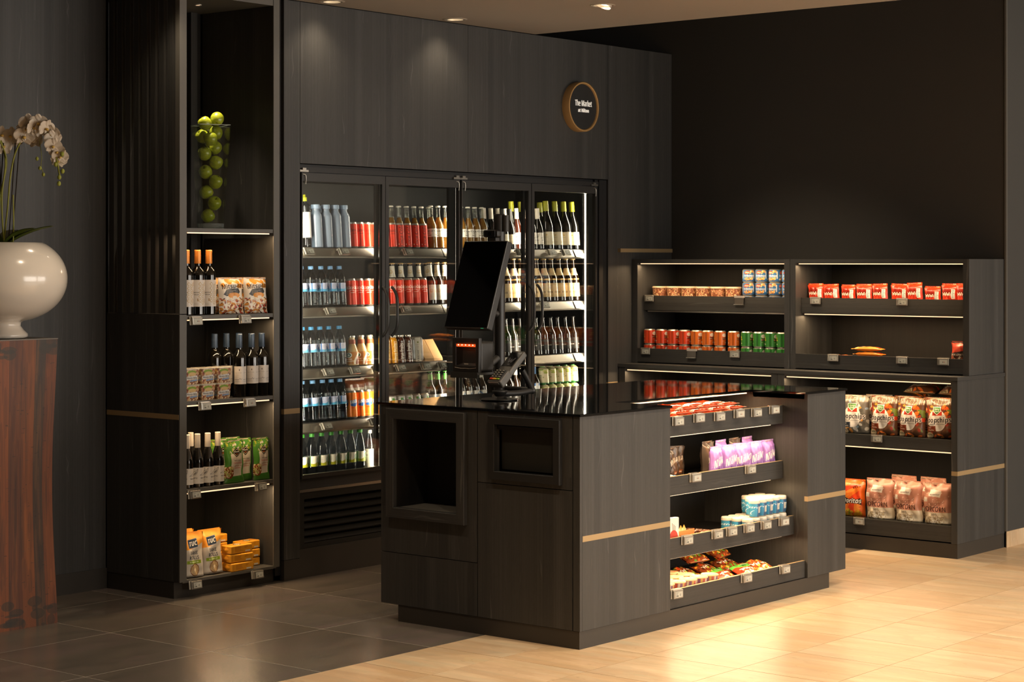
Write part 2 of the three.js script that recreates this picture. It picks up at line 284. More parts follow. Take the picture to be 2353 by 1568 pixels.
// ---------- drinks fridge ----------
const TILT = -0.075, ROWY = [1.672, 1.364, 1.05, 0.772, 0.478], SHELF_Z = -0.085;
{
  const t = thing('drinks_fridge', 'built-in drinks fridge with four glass doors and silver shelf rails', 'fridge');
  const XL = 0.556, XR = 3.14;
  part('plinth', bx(XL, XR, 0, 0.145, -0.6, 0.004), M.plinth, t);
  part('back_liner', bx(XL, XR, 0.145, 2.09, -0.72, -0.69), M.black, t);
  part('side_liner', bx(XL, XL + 0.015, 0.145, 2.09, -0.69, -0.02), mat({ color: 0x4a443c, roughness: 0.5 }), t);
  part('side_liner', bx(XR - 0.03, XR, 0.145, 2.09, -0.69, -0.02), M.black, t);
  part('top_liner', bx(XL, XR, 2.035, 2.092, -0.72, -0.02), M.black, t);
  part('header_rail', bx(XL + 0.004, XR - 0.05, 2.052, 2.078, -0.02, 0.0), M.blackMetal, t);
  part('deck', bx(XL + 0.015, XR - 0.03, 0.43, 0.452, -0.69, -0.03), M.blackMetal, t);
  part('sill', bx(XL + 0.01, XR - 0.05, 0.445, 0.5, -0.026, -0.014), mat({ color: 0x3a3d40, roughness: 0.35 }), t);
  part('kick_trim', bx(XL + 0.004, XR, 0.43, 0.444, -0.03, 0.0), M.chrome, t);
  part('kick_panel', bx(XL, XR, 0.145, 0.43, -0.09, -0.045), M.rubber, t);
  for (let i = 0; i < 6; i++) { const y = 0.185 + i * 0.037; const s = bx(XL + 0.04, XR - 0.1, -0.004, 0.004, -0.02, 0.02); part('louvre', s, M.blackMetal, t, [0, y, -0.024], [0.7, 0, 0]); }
  for (const g of [bx(XL, XR, 0.395, 0.43, -0.045, -0.006), bx(XL, XR, 0.146, 0.17, -0.045, -0.006), bx(XL, XL + 0.04, 0.17, 0.395, -0.045, -0.006)]) part('grille_frame', g, M.black, t);
  // jamb on the right
  part('jamb', bx(3.03, 3.062, 0.145, 2.09, -0.03, -0.005), M.rubber, t);
  part('jamb', bx(3.062, 3.1, 0.145, 2.09, -0.02, 0.004), M.black, t);
  part('jamb', bx(3.1, 3.14, 0.145, 2.09, -0.03, 0.0), M.rubber, t);
  // shelves with slanted price rails
  const railM = mat({ color: 0xa29b8f, roughness: 0.33, metalness: 0.85 });
  for (let r = 0; r < 4; r++) {
    const s = sub('shelf', t, [0, ROWY[r], SHELF_Z], [TILT, 0, 0]);
    part('shelf_plate', bx(XL + 0.02, XR - 0.035, -0.014, -0.001, -0.54, 0), M.blackMetal, s);
    const joints = [XL + 0.02, 1.72, 1.728, 2.9, 2.915, XR - 0.035];
    for (let k = 0; k < 6; k += 2) {
      const len = joints[k + 1] - joints[k], g = bx(-len / 2, len / 2, -0.024, 0.024, -0.0025, 0.0025);
      part('price_rail', g, railM, s, [joints[k] + len / 2, -0.028, 0.0145], [-0.42, 0, 0]);
    }
    part('rail_lip', bx(XL + 0.02, XR - 0.035, -0.056, -0.05, 0.008, 0.03), M.chrome, s);
  }
  // doors
  const DZ = [-0.012, 0.012], leaf = [[0.562, 1.176], [1.18, 1.775], [1.792, 2.402], [2.408, 3.026]];
  const fm = mat({ color: 0x3b3a38, roughness: 0.4, metalness: 0.3 });
  leaf.forEach(([a, b], i) => {
    const d = sub('door', t);
    const hingeLeft = i % 2 === 0;
    const w0 = hingeLeft ? 0.007 : 0.024, w1 = hingeLeft ? 0.024 : 0.007;
    const y0 = 0.5, y1 = 2.048;
    part('glass', bx(a + 0.004, b - 0.004, y0 + 0.012, y1 - 0.03, -0.003, 0.003), M.glassPane, d);
    part('door_frame', mergeGeometries([bx(a, a + w0, y0, y1, ...DZ), bx(b - w1, b, y0, y1, ...DZ), bx(a + w0, b - w1, y1 - 0.042, y1, ...DZ), bx(a + w0, b - w1, y0, y0 + 0.02, ...DZ)]), fm, d);
    part('inner_gasket', bx(hingeLeft ? b - 0.045 : a + 0.004, hingeLeft ? b - 0.024 : a + 0.03, y0 + 0.02, y1 - 0.042, -0.03, -0.013), M.rubber, d);
    if (!hingeLeft) part('hinge_profile', bx(b - (i === 1 ? 0.062 : 0.048), b - 0.007, y0 + 0.02, y1 - 0.042, -0.03, -0.013), M.rubber, d);
    const hx = hingeLeft ? a + 0.018 : b - 0.018;
    part('hinge', tube([[hx - 0.012, 2.04, 0.014], [hx + 0.004, 2.036, 0.016], [hx + 0.008, 2.02, 0.016], [hx + 0.006, 1.99, 0.016]], 0.0022, 12, 6), M.chrome, d);
    part('hinge', mergeGeometries([bx(hx - 0.03, hx + 0.03, 2.052, 2.062, 0.0, 0.012), bx(hx - 0.012, hx + 0.012, 2.062, 2.072, -0.004, 0.014)]), M.chrome, d);
    const kx = hingeLeft ? b - 0.022 : a + 0.045, sgn = hingeLeft ? 1 : 1;
    const hg = tube([[kx, 1.464, 0.012], [kx, 1.452, 0.026], [kx, 1.425, 0.044], [kx, 1.39, 0.052], [kx, 1.33, 0.053], [kx, 1.275, 0.052], [kx, 1.24, 0.044], [kx, 1.215, 0.026], [kx, 1.204, 0.012]], 0.0082, 40, 8);
    part('handle', hg, fm, d);
  });
  // upright light tubes behind the door frames
  for (const [x, w] of [[0.586, 1], [1.2, 0.8], [1.812, 1], [2.43, 0.8], [2.992, 1]]) {
    const g = bx(-0.003, 0.003, -0.76, 0.76, -0.006, 0.006);
    const lm = part('light_tube', g, mat({ color: 0xffffff, emissive: new THREE.Color(1, 0.88, 0.7), emissiveIntensity: x > 2.5 ? 3 : 1.5 }), t, [x, 1.26, -0.045]);
    const l = new THREE.RectAreaLight(COOLER, FRIDGE_LED * w, 0.03, 1.5); l.name = 'light_tube_glow'; l.position.set(x, 1.26, -0.053);
    l.lookAt(x + (x < 1 ? 0.55 : x > 2.5 ? -0.55 : 0), 1.26, -0.6); scene.add(l);
  }
}
// ---------- island with self-checkout ----------
{
  const t = thing('island_counter', 'black wood island counter with glossy top and snack trays', 'counter');
  const G = 0.0025;
  part('plinth', bx(0.004, 2.01, 0, 0.073, 1.19, 2.205), M.plinth, t);
  part('carcass', bx(0.03, 2.14, 0.074, 0.09, 1.1, 2.19), M.carcass, t);
  part('back_panel', bx(0.02, 2.16, 0.075, 0.958, 1.09, 1.108), M.wood, t);
  part('end_panel', bx(2.142, 2.16, 0.075, 0.958, 1.108, 2.192), M.wood, t);
  // end face seen from the left: panels with fine joints
  const x1 = 0.018;
  part('panel', bx(0, x1, 0.075, 0.303, 1.09, 1.656 - G), M.wood, t);
  for (const g of [bx(0, x1, 0.306, 0.507, 1.09, 1.656 - G), bx(0, x1, 0.917, 0.958, 1.09, 1.656 - G), bx(0, x1, 0.507, 0.917, 1.09, 1.176), bx(0, x1, 0.507, 0.917, 1.557, 1.656 - G)]) part('panel', g, M.wood, t);
  part('panel', bx(0, x1, 0.075, 0.651, 1.656 + G, 2.17), M.wood, t);
  for (const g of [bx(0, x1, 0.654, 0.706, 1.656 + G, 2.17), bx(0, x1, 0.908, 0.958, 1.656 + G, 2.17), bx(0, x1, 0.706, 0.908, 1.656 + G, 1.764), bx(0, x1, 0.706, 0.908, 2.081, 2.17)]) part('panel', g, M.wood, t);
  part('corner_post', bx(0, x1, 0.075, 0.958, 2.176, 2.21), M.wood, t);
  part('inner_board', bx(x1 + 0.002, 0.03, 0.075, 0.5, 1.11, 2.19), M.rubber, t);
  part('inner_board', bx(0.24, 0.252, 0.09, 0.955, 1.11, 2.19), M.carcass, t);
  // open bag niche with mitred frame
  const nf = (pts, d) => { const s = new THREE.Shape(); pts.forEach((p, i) => i ? s.lineTo(...p) : s.moveTo(...p)); const g = new THREE.ExtrudeGeometry(s, { depth: d, bevelEnabled: true, bevelSize: 0.0015, bevelThickness: 0.0015, bevelSegments: 1 }); g.rotateY(-Math.PI / 2); return g; };
  const frame4 = (z0, z1, y0, y1, w, d, name, m1, m2) => {
    const q = [[[z0, y0], [z1, y0], [z1 - w, y0 + w], [z0 + w, y0 + w]], [[z1, y0], [z1, y1], [z1 - w, y1 - w], [z1 - w, y0 + w]], [[z1, y1], [z0, y1], [z0 + w, y1 - w], [z1 - w, y1 - w]], [[z0, y1], [z0, y0], [z0 + w, y0 + w], [z0 + w, y1 - w]]];
    q.forEach((p, i) => part(name, metreUv(nf(p, d), i % 2 ? 'v' : 'h'), i % 2 ? m1 : m2, t));
  };
  frame4(1.14, 1.597, 0.464, 0.945, 0.042, 0.022, 'niche_frame', M.wood, M.wood);
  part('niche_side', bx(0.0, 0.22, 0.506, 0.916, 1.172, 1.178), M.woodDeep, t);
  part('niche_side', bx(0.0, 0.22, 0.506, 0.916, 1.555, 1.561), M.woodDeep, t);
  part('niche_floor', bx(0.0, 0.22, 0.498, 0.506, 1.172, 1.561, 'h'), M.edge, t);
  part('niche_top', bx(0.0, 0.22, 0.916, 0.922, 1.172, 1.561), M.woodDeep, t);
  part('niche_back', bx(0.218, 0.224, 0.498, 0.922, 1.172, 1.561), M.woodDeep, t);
  // waste flap
  frame4(1.732, 2.118, 0.674, 0.941, 0.032, 0.02, 'flap_frame', M.blackMetal, M.blackMetal);
  part('flap', bx(0.022, 0.03, 0.715, 0.9, 1.776, 2.08), mat({ color: 0x24231f, roughness: 0.4 }), t);
  part('flap_pull', bx(0.0, 0.02, 0.885, 0.902, 1.766, 2.08), M.black, t);
  part('flap_box', mergeGeometries([bx(0.03, 0.2, 0.7, 0.705, 1.764, 2.081), bx(0.03, 0.2, 0.908, 0.913, 1.764, 2.081), bx(0.032, 0.035, 0.705, 0.908, 1.764, 2.081)]), M.rubber, t);
  // long face: left block, display bay, right block
  for (const [a, b, n] of [[0.019, 0.647, 0], [1.8, 2.16, 1]]) {
    part('panel', bx(a, b, 0.075, 0.442, 2.192, 2.21), M.wood, t);
    part('brass_strip', bx(a, b, 0.442, 0.466, 2.19, 2.2105), M.brass, t);
    part('panel', bx(a, b, 0.466, 0.958, 2.192, 2.21), M.wood, t);
  }
  part('bay_side', bx(0.629, 0.647, 0.09, 0.958, 1.6, 2.192), M.wood, t);
  part('bay_side', bx(1.8, 1.818, 0.09, 0.958, 1.6, 2.192), M.wood, t);
  part('bay_back', bx(0.647, 1.8, 0.09, 0.958, 1.6, 1.615), M.woodDeep, t);
  part('bay_rib', bx(1.8, 1.803, 0.935, 0.957, 1.9, 2.192), M.edge, t);
  const sh = new THREE.Shape(); [[-0.005, -1.066], [2.166, -1.066], [2.166, -2.216], [1.77, -2.216], [1.77, -1.905], [0.652, -1.905], [0.652, -2.216], [-0.005, -2.216]].forEach((p, i) => i ? sh.lineTo(...p) : sh.moveTo(...p));
  const tg = new THREE.ExtrudeGeometry(sh, { depth: 0.0085, bevelEnabled: true, bevelSize: 0.0012, bevelThickness: 0.0012, bevelSegments: 1 }); tg.rotateX(-Math.PI / 2); tg.translate(0, 0.9605, 0);
  part('countertop', tg, M.counter, t);
  led(t, 'x', [1.2, 0.955, 1.9], 1.08, LED_POWER * 0.9);
  // stepped trays
  [[2.071, 0.812, 0.9], [2.071, 0.546, 0.63], [2.133, 0.278, 0.368], [2.196, 0.076, 0.156]].forEach(([z, y0, y1], i) => {
    const tr = sub('tray', t);
    part('tray_front', bx(0.649, 1.798, y0, y1, z - 0.014, z, 'h'), M.trayWood, tr);
    part('tray_floor', bx(0.649, 1.798, y0 + 0.012, y0 + 0.022, 1.616, z - 0.0145, 'h'), M.carcass, tr);
    part('tray_edge', bx(0.649, 1.798, y1, y1 + 0.0012, z - 0.0138, z - 0.0002), M.brass, tr);
    if (i < 3) led(t, 'x', [1.195, y0 - 0.003, z - 0.022], 1.05, LED_POWER * 1.15);
  });
}
// ---------- snack cabinets along the right wall ----------
{
  const X = 3.249, XH = 3.392, XB = 3.82;
  [[0.012, 1.14, 0.06, 1.099], [1.142, 2.267, 1.186, 2.231]].forEach(([z0, z1, a, b], i) => {
    const t = thing('base_cabinet', i ? 'black base cabinet holding popcorn and popped chips' : 'black base cabinet mostly hidden behind the island', 'cabinet');
    part('plinth', bx(X + 0.004, XB, 0, 0.079, z0, z1 - 0.002), M.plinth, t);
    part('side_panel', bx(X, XB, 0.08, 0.45, z0, a), M.wood, t);
    part('side_panel', bx(X, XB, 0.45, 0.956, z0, a), M.wood, t);
    part('side_panel', bx(X, XB, 0.08, 0.446, b, z1), M.wood, t);
    part('brass_strip', bx(X + 0.001, XB, 0.446, 0.47, b, z1 + 0.0005), M.brass, t);
    part('side_panel', bx(X, XB, 0.47, 0.956, b, z1), M.wood, t);
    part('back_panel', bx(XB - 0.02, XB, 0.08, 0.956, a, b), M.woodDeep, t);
    part('top_rail', bx(X + 0.002, X + 0.03, 0.946, 0.956, a, b), M.edge, t);
    for (const [y0, y1] of [[0.572, 0.637], [0.086, 0.172]]) {
      const s = sub('shelf_tray', t);
      part('tray_front', bx(X + 0.006, X + 0.022, y0, y1, a, b, 'h'), M.trayWood, s);
      part('tray_floor', bx(X + 0.022, XB - 0.02, y1 - 0.016, y1 - 0.004, a, b, 'h'), M.carcass, s);
    }
    led(t, 'z', [X + 0.012, 0.94, (a + b) / 2], b - a - 0.02, LED_POWER * 0.9);
    led(t, 'z', [X + 0.018, 0.566, (a + b) / 2], b - a - 0.02, LED_POWER * 0.9);
  });
  const w = thing('cabinet_worktop', 'long thin black worktop between base cabinets and upper cabinets', 'worktop');
  part('worktop_board', bx(X - 0.008, XB, 0.957, 0.977, 0.012, 2.272, 'h'), M.wood, w);
  [[0.008, 1.136, 0.05, 1.098], [1.138, 2.264, 1.174, 2.228]].forEach(([z0, z1, a, b], i) => {
    const t = thing('upper_cabinet', i ? 'upper display cabinet with small red candy bags and orange bars' : 'upper display cabinet with cashew tubs and stacked chip cans', 'cabinet');
    part('side_panel', bx(XH, XB, 0.978, 1.612, z0, a), M.wood, t);
    part('side_panel', bx(XH, XB, 0.978, 1.612, b, z1), M.wood, t);
    part('top_panel', bx(XH, XB, 1.59, 1.612, a, b, 'h'), M.wood, t);
    part('back_panel', bx(XB - 0.02, XB, 0.978, 1.59, a, b), M.woodDeep, t);
    [[XH + 0.062, 1.3, 1.389], [XH, 0.984, 1.067]].forEach(([x, y0, y1]) => {
      const s = sub('shelf_tray', t);
      part('tray_front', bx(x, x + 0.015, y0, y1, a, b, 'h'), M.trayWood, s);
      part('tray_floor', bx(x + 0.015, XB - 0.02, y0 + 0.006, y0 + 0.018, a, b, 'h'), M.carcass, s);
    });
    led(t, 'z', [XH + 0.022, 1.585, (a + b) / 2], b - a - 0.02, LED_POWER * 1.1);
    if (i) led(t, 'z', [XH + 0.085, 1.293, (a + b) / 2], b - a - 0.02, LED_POWER * 1.1);
    else part('dark_led_profile', bx(XH + 0.08, XH + 0.09, 1.289, 1.297, a + 0.02, b), M.chrome, t);
  });
}
// ---------- printed surfaces ----------
const S_ = 'sans-serif', F_ = 'serif';
function txt(x, s, px, py, size, color, o = {}) {
  x.save(); x.translate(px, py); if (o.rot) x.rotate(o.rot); if (o.sx) x.scale(o.sx, o.sy ?? 1);
  x.font = `${o.style ?? 'bold'} ${size}px ${o.f ?? S_}`; x.textAlign = o.a ?? 'center'; x.textBaseline = 'middle';
  if (o.st) { x.strokeStyle = o.st; x.lineWidth = o.lw ?? size * 0.16; x.lineJoin = 'round'; x.strokeText(s, 0, 0); }
  x.fillStyle = color; x.fillText(s, 0, 0); x.restore();
}
function scrib(x, px, py, w, h, c, lw, rot = 0) { x.save(); x.translate(px, py); x.rotate(rot); x.strokeStyle = c; x.lineWidth = lw; x.lineCap = 'round'; x.beginPath(); const n = Math.max(3, Math.round(w / h * 1.6)); for (let i = 0; i <= n * 8; i++) { const t = i / (n * 8), a = t * n * 6.28; const q = -w / 2 + w * t + Math.sin(a) * h * 0.22, v = -Math.cos(a) * h / 2 * (0.55 + 0.45 * Math.sin(t * 23 + n)); i ? x.lineTo(q, v) : x.moveTo(q, v); } x.stroke(); x.restore(); }
function rect(x, c, a, b, w, h) { x.fillStyle = c; x.fillRect(a, b, w, h); }
function ell(x, c, a, b, rx, ry, rot = 0) { x.fillStyle = c; x.beginPath(); x.ellipse(a, b, rx, ry, rot, 0, 7); x.fill(); }
function poly(x, c, ...p) { x.fillStyle = c; x.beginPath(); p.forEach((q, i) => i ? x.lineTo(...q) : x.moveTo(...q)); x.closePath(); x.fill(); }
function lines(x, c, a, b, w, n, gap, h = 2) { for (let i = 0; i < n; i++) rect(x, c, a, b + i * gap, w * rr(0.6, 1), h); }
function nuts(x, x0, y0, w, h, n, cols, r0, r1) { for (let i = 0; i < n; i++) { const a = rr(x0, x0 + w), b = rr(y0, y0 + h), r = rr(r0, r1), t = rr(0, 3); ell(x, 'rgba(60,30,14,0.5)', a + 1, b + 2, r, r * 0.62, t); ell(x, cols[(R() * cols.length) | 0], a, b, r, r * 0.62, t); } }
function around(x, w, h, n, f) { for (let i = 0; i < n; i++) { x.save(); x.translate(w * (i + 0.5) / n, 0); f(x, w / n, h); x.restore(); } }
const L = {};   // label materials
function lab(key, w, h, draw, o = {}) { reseed(key.length * 131 + key.charCodeAt(0) * 7 + key.charCodeAt(key.length - 1)); L[key] = mat({ map: tex(w, h, draw), roughness: o.r ?? 0.4, metalness: o.m ?? 0 }); }
const full = c => (x, w, h) => rect(x, c, 0, 0, w, h);
lab('active', 256, 256, (x, w, h) => { rect(x, '#cfcbc8', 0, 0, w, h); around(x, w, h, 2, (x, q) => { poly(x, '#e4e2e0', [-50, h], [-50, 80], [0, 10], [50, 80], [50, h]); txt(x, 'ACTIVE', 0, 150, 52, '#26282c', { rot: -Math.PI / 2 }); txt(x, 'O2', 0, 48, 40, '#3a72b8', { rot: -Math.PI / 2 }); lines(x, '#777', 28, 120, 20, 12, 10); }); });
lab('cokezero', 512, 256, (x, w, h) => { rect(x, '#d4351c', 0, 0, w, h); around(x, w, h, 3, (x) => { txt(x, 'Coca-Cola', 0, 70, 46, '#2b0f0c', { f: F_, style: 'italic bold', sx: 0.72 }); rect(x, '#5a140c', -46, 104, 92, 5); }); }, { r: 0.3, m: 0.25 });
lab('cokeside', 512, 256, (x, w, h) => { rect(x, '#d4351c', 0, 0, w, h); around(x, w, h, 3, (x) => { txt(x, 'Coca-Cola', 0, 128, 66, '#2b0f0c', { f: F_, style: 'italic bold', rot: -Math.PI / 2, sx: 0.8 }); ell(x, '#e8d9c8', -46, 226, 9, 9); }); }, { r: 0.3, m: 0.25 });
lab('coke', 512, 256, (x, w, h) => { rect(x, '#d3361b', 0, 0, w, h); around(x, w, h, 3, (x) => { txt(x, 'Coca-Cola', 0, 74, 50, '#f6eee4', { f: F_, style: 'italic bold', sx: 0.7 }); x.strokeStyle = '#f6eee4'; x.lineWidth = 4; x.beginPath(); x.moveTo(-70, 112); x.quadraticCurveTo(-20, 96, 20, 110); x.quadraticCurveTo(50, 118, 76, 104); x.stroke(); txt(x, 'ORIGINAL TASTE', 0, 128, 11, '#f6eee4'); }); }, { r: 0.3, m: 0.25 });
lab('fanta', 512, 256, (x, w, h) => { rect(x, '#ec7a22', 0, 0, w, h); for (let i = 0; i < 30; i++) ell(x, 'rgba(240,160,60,0.25)', rr(0, w), rr(0, h), rr(10, 40), rr(8, 24)); around(x, w, h, 3, (x) => { poly(x, '#2f62a6', [-62, 120], [60, 96], [66, 128], [10, 150], [-58, 140]); txt(x, 'FANTA', 2, 96, 48, '#f7f3ec', { st: '#2c5f9e', lw: 9, rot: -0.12, sx: 0.86 }); ell(x, '#f0a030', 30, 168, 22, 20); ell(x, '#58a03c', 52, 158, 16, 7, -0.5); scrib(x, -24, 160, 54, 12, '#d8331d', 4); }); }, { r: 0.3, m: 0.2 });
const soda = (a, b) => (x, w, h) => { rect(x, '#c9c8c2', 0, 0, w, h); around(x, w, h, 4, (x) => { rect(x, a, -64, 20, 40, 236); rect(x, b, -24, 40, 24, 216); for (let i = 0; i < 6; i++) poly(x, '#f4f2ec', [16, 60 + i * 30], [60, 34 + i * 30], [60, 50 + i * 30], [16, 76 + i * 30]); ell(x, '#ecebe5', 8, 190, 17, 17); }); };
lab('sodagreen', 512, 256, soda('#3d8a34', '#2f6e30'), { r: 0.3, m: 0.2 }); lab('sodablue', 512, 256, soda('#3d8a34', '#4aa0c4'), { r: 0.3, m: 0.2 });
const vio = (sky, hill, deep, tc) => (x, w, h) => { rect(x, sky, 0, 0, w, h); around(x, w, h, 2, (x, q) => { x.fillStyle = hill; x.beginPath(); x.moveTo(-q / 2, h); x.lineTo(-q / 2, 90); x.quadraticCurveTo(-60, 110, -30, 60); x.quadraticCurveTo(40, 20, 90, 84); x.lineTo(q / 2, 100); x.lineTo(q / 2, h); x.fill(); x.fillStyle = deep; x.beginPath(); x.ellipse(24, 62, 62, 46, 0.3, 0, 7); x.fill(); txt(x, 'ViO', 26, 58, 50, '#f5f4f0', { sx: 1.05 }); rect(x, '#e9f0f4', 6, 90, 40, 5); rect(x, deep, q / 2 - 16, 0, 16, h); lines(x, '#5a6a70', -q / 2 + 10, 24, 26, 7, 11); }); };
lab('vioblue', 512, 128, vio('#b9c0dc', '#4aa3cf', '#2f6ea6', 'medium')); lab('violight', 512, 128, vio('#d0d2e6', '#5fb2da', '#3a6fb0', 'still'));
lab('viogreen', 512, 128, vio('#e7e0cc', '#a8a824', '#2f8034', 'bio limo'));
lab('vitamin', 256, 256, (x, w, h) => { rect(x, '#a7a196', 0, 0, w, h); around(x, w, h, 2, (x) => { rect(x, '#c4beb2', -46, 0, 92, h); txt(x, 'VITAMIN', 0, 24, 18, '#7d7870'); txt(x, 'WELL', 0, 46, 18, '#7d7870'); txt(x, 'RELOAD', 0, 72, 20, '#1c1b1a'); lines(x, '#7a756c', -38, 100, 76, 12, 11); }); });
lab('corona', 256, 128, (x, w, h) => { rect(x, '#e3ddd0', 0, 0, w, h); around(x, w, h, 2, (x) => { txt(x, 'Corona', 0, 34, 34, '#33343a', { f: F_, style: 'bold' }); txt(x, 'Extra', 4, 66, 26, '#33343a', { f: F_, style: 'bold' }); ell(x, '#6b5233', -34, 100, 12, 7); ell(x, '#6b5233', 34, 100, 12, 7); rect(x, '#8a8a88', -14, 94, 30, 10); }); });
lab('erdinger', 512, 256, (x, w, h) => { rect(x, '#e0c596', 0, 0, w, h); around(x, w, h, 2, (x) => { ell(x, '#f0ddb8', 0, 84, 54, 54); ell(x, '#8d3a2a', 0, 84, 42, 42); ell(x, '#d9c8a6', 0, 84, 34, 34); ell(x, '#3c5a80', 0, 90, 20, 22); txt(x, 'ERDINGER', 0, 164, 44, '#2b2a22', { f: F_, sx: 0.9 }); txt(x, 'WEISSBIER', 0, 196, 17, '#a0522d'); lines(x, '#b09060', -60, 214, 120, 4, 9); }); });
lab('erdneck', 256, 128, (x, w, h) => { rect(x, '#ddc294', 0, 0, w, h); around(x, w, h, 2, (x) => { ell(x, '#33332c', 0, 56, 16, 16); ell(x, '#ddc294', 0, 56, 10, 10); lines(x, '#8a6a40', -52, 20, 24, 6, 12); }); });
lab('oval', 256, 256, (x, w, h) => { rect(x, '#e6dfcf', 0, 0, w, h); around(x, w, h, 2, (x) => { ell(x, '#c9a24c', 0, 100, 34, 30); ell(x, '#e6dfcf', 0, 100, 26, 22); lines(x, '#9a7a3a', -18, 92, 36, 3, 10, 4); lines(x, '#b5a88c', -40, 160, 80, 5, 12); }); });
lab('starry', 256, 128, (x, w, h) => { rect(x, '#b8773a', 0, 0, w, h); around(x, w, h, 2, (x) => { ell(x, '#efe2cc', -38, 70, 26, 74, 0.4); ell(x, '#8a3c1a', -26, 80, 24, 66, 0.4); ell(x, '#e8e4da', 16, 34, 27, 27); ell(x, '#4c6a4c', 16, 34, 20, 20); ell(x, '#e8e4da', 16, 34, 9, 12); rect(x, '#f3e6d2', -14, 72, 56, 6); txt(x, 'frappuccino', 14, 94, 17, '#f6ead6', { f: F_, style: 'italic bold' }); }); });
const fruits = (bg, tc) => (x, w, h) => { rect(x, bg, 0, 0, w, h); around(x, w, h, 3, (x) => { txt(x, 'true fruits', 0, h / 2, 46, tc, { rot: -Math.PI / 2 }); lines(x, tc, 28, 60, 10, 16, 9, 3); }); };
lab('fruitorange', 256, 256, fruits('#dc971f', '#f6e3b4'), { r: 0.25 }); lab('fruitdark', 256, 256, fruits('#4a2114', '#ece2d4'), { r: 0.25 });
lab('clearprint', 256, 128, (x, w, h) => { rect(x, '#2b2825', 0, 0, w, h); around(x, w, h, 2, (x) => { ell(x, '#d8cfbf', 0, 38, 15, 18); ell(x, '#5c4a36', 0, 38, 8, 10); rect(x, '#dcd4c6', -42, 70, 84, 8); ell(x, '#dcd4c6', 0, 88, 9, 9); lines(x, '#a59d90', -28, 102, 56, 3, 8); }); });
lab('bluebeer', 256, 128, (x, w, h) => { rect(x, '#c9c6c0', 0, 0, w, h); around(x, w, h, 2, (x) => { ell(x, '#6b8cb8', 0, 64, 54, 58); ell(x, '#d3cfc8', 0, 66, 44, 48); txt(x, 'A', -6, 60, 46, '#3b4350', { f: F_, style: 'italic bold' }); poly(x, '#d4452c', [-40, 112], [26, 74], [38, 88], [-16, 120]); }); });
lab('starbeer', 256, 256, (x, w, h) => { rect(x, '#d6d6d6', 0, 0, w, h); around(x, w, h, 2, (x) => { rect(x, '#3e6fb0', -50, 0, 100, 40); ell(x, '#a8a09a', 0, 90, 38, 42); poly(x, '#c23b24', [0, 66], [7, 84], [24, 84], [10, 96], [16, 114], [0, 103], [-16, 114], [-10, 96], [-24, 84], [-7, 84]); scrib(x, 0, 146, 70, 18, '#f2f0ea', 4); ell(x, '#3e6fb0', 0, 198, 36, 34); rect(x, '#e6e2da', -20, 184, 40, 26); }); });
lab('carton', 256, 256, (x, w, h) => { rect(x, '#d9cba6', 0, 0, w, h); around(x, w, h, 2, (x) => { for (let i = 0; i < 9; i++) ell(x, ['#9aa82c', '#7c9a2a', '#b4b83a'][i % 3], rr(-58, 58), rr(0, 60), rr(8, 22), rr(8, 18)); lines(x, '#4d6a34', -38, 100, 76, 2, 12, 8); txt(x, 'APPLE', 0, 142, 26, '#6d7a44'); lines(x, '#9a9470', -36, 168, 72, 4, 12); rect(x, '#4a9050', -64, 236, 128, 20); }); });
lab('winebird', 256, 256, (x, w, h) => { rect(x, '#ddd6ca', 0, 0, w, h); around(x, w, h, 2, (x) => { x.strokeStyle = '#4b4a48'; x.lineWidth = 4; x.beginPath(); x.moveTo(-56, 120); x.quadraticCurveTo(-20, 100, 10, 60); x.quadraticCurveTo(36, 50, 50, 20); x.quadraticCurveTo(52, 80, 20, 116); x.quadraticCurveTo(-10, 120, -56, 120); x.stroke(); poly(x, '#77746e', [0, 104], [40, 50], [30, 92], [12, 112]); x.fillStyle = '#26221e'; txt(x, 'MOPU', 0, 166, 30, '#2e2a26', { f: F_ }); lines(x, '#a59c8e', -50, 196, 100, 4, 12); }); });
lab('winecream', 256, 256, (x, w, h) => { rect(x, '#ddd1b6', 0, 0, w, h); around(x, w, h, 2, (x) => { ell(x, '#c99c3a', 26, 60, 8, 10); scrib(x, 0, 104, 84, 10, '#a3977c', 2.4); lines(x, '#b3a88e', -26, 134, 52, 1, 8); lines(x, '#8a7f68', -52, 186, 104, 4, 8); }); });
lab('winepattern', 256, 256, (x, w, h) => { rect(x, '#dfd7cd', 0, 0, w, h); around(x, w, h, 2, (x) => { for (let i = 0; i < 5; i++) for (let k = 0; k < 3; k++) { if (k === 2 && i % 2) continue; x.strokeStyle = '#c2a878'; x.lineWidth = 5; x.beginPath(); const a = -58 + k * 24, b = 40 + i * 40 + (k % 2) * 20; x.moveTo(a, b - 17); x.lineTo(a + 12, b); x.lineTo(a, b + 17); x.lineTo(a - 12, b); x.closePath(); x.stroke(); } txt(x, 'PRIMITIVO', 30, 120, 15, '#4a4540', { sx: 0.9 }); txt(x, 'PUGLIA', 34, 140, 15, '#4a4540', { sx: 0.9 }); rect(x, '#a08050', 46, 178, 8, 26); lines(x, '#a09888', 6, 224, 50, 2, 10); }); });
lab('winecroix', 256, 256, (x, w, h) => { rect(x, '#d8d0c6', 0, 0, w, h); around(x, w, h, 2, (x) => { rect(x, '#3a2f26', 8, 40, 10, 24); txt(x, 'La Croix', 0, 92, 24, '#9b9389', { f: F_, style: 'normal' }); lines(x, '#bdb4a8', -20, 116, 40, 2, 12); x.strokeStyle = '#4e4a46'; x.lineWidth = 4; x.beginPath(); x.moveTo(-56, 190); x.lineTo(10, 188); x.lineTo(24, 172); x.lineTo(36, 190); x.lineTo(52, 178); x.stroke(); lines(x, '#8c857c', -52, 204, 90, 3, 9); }); });
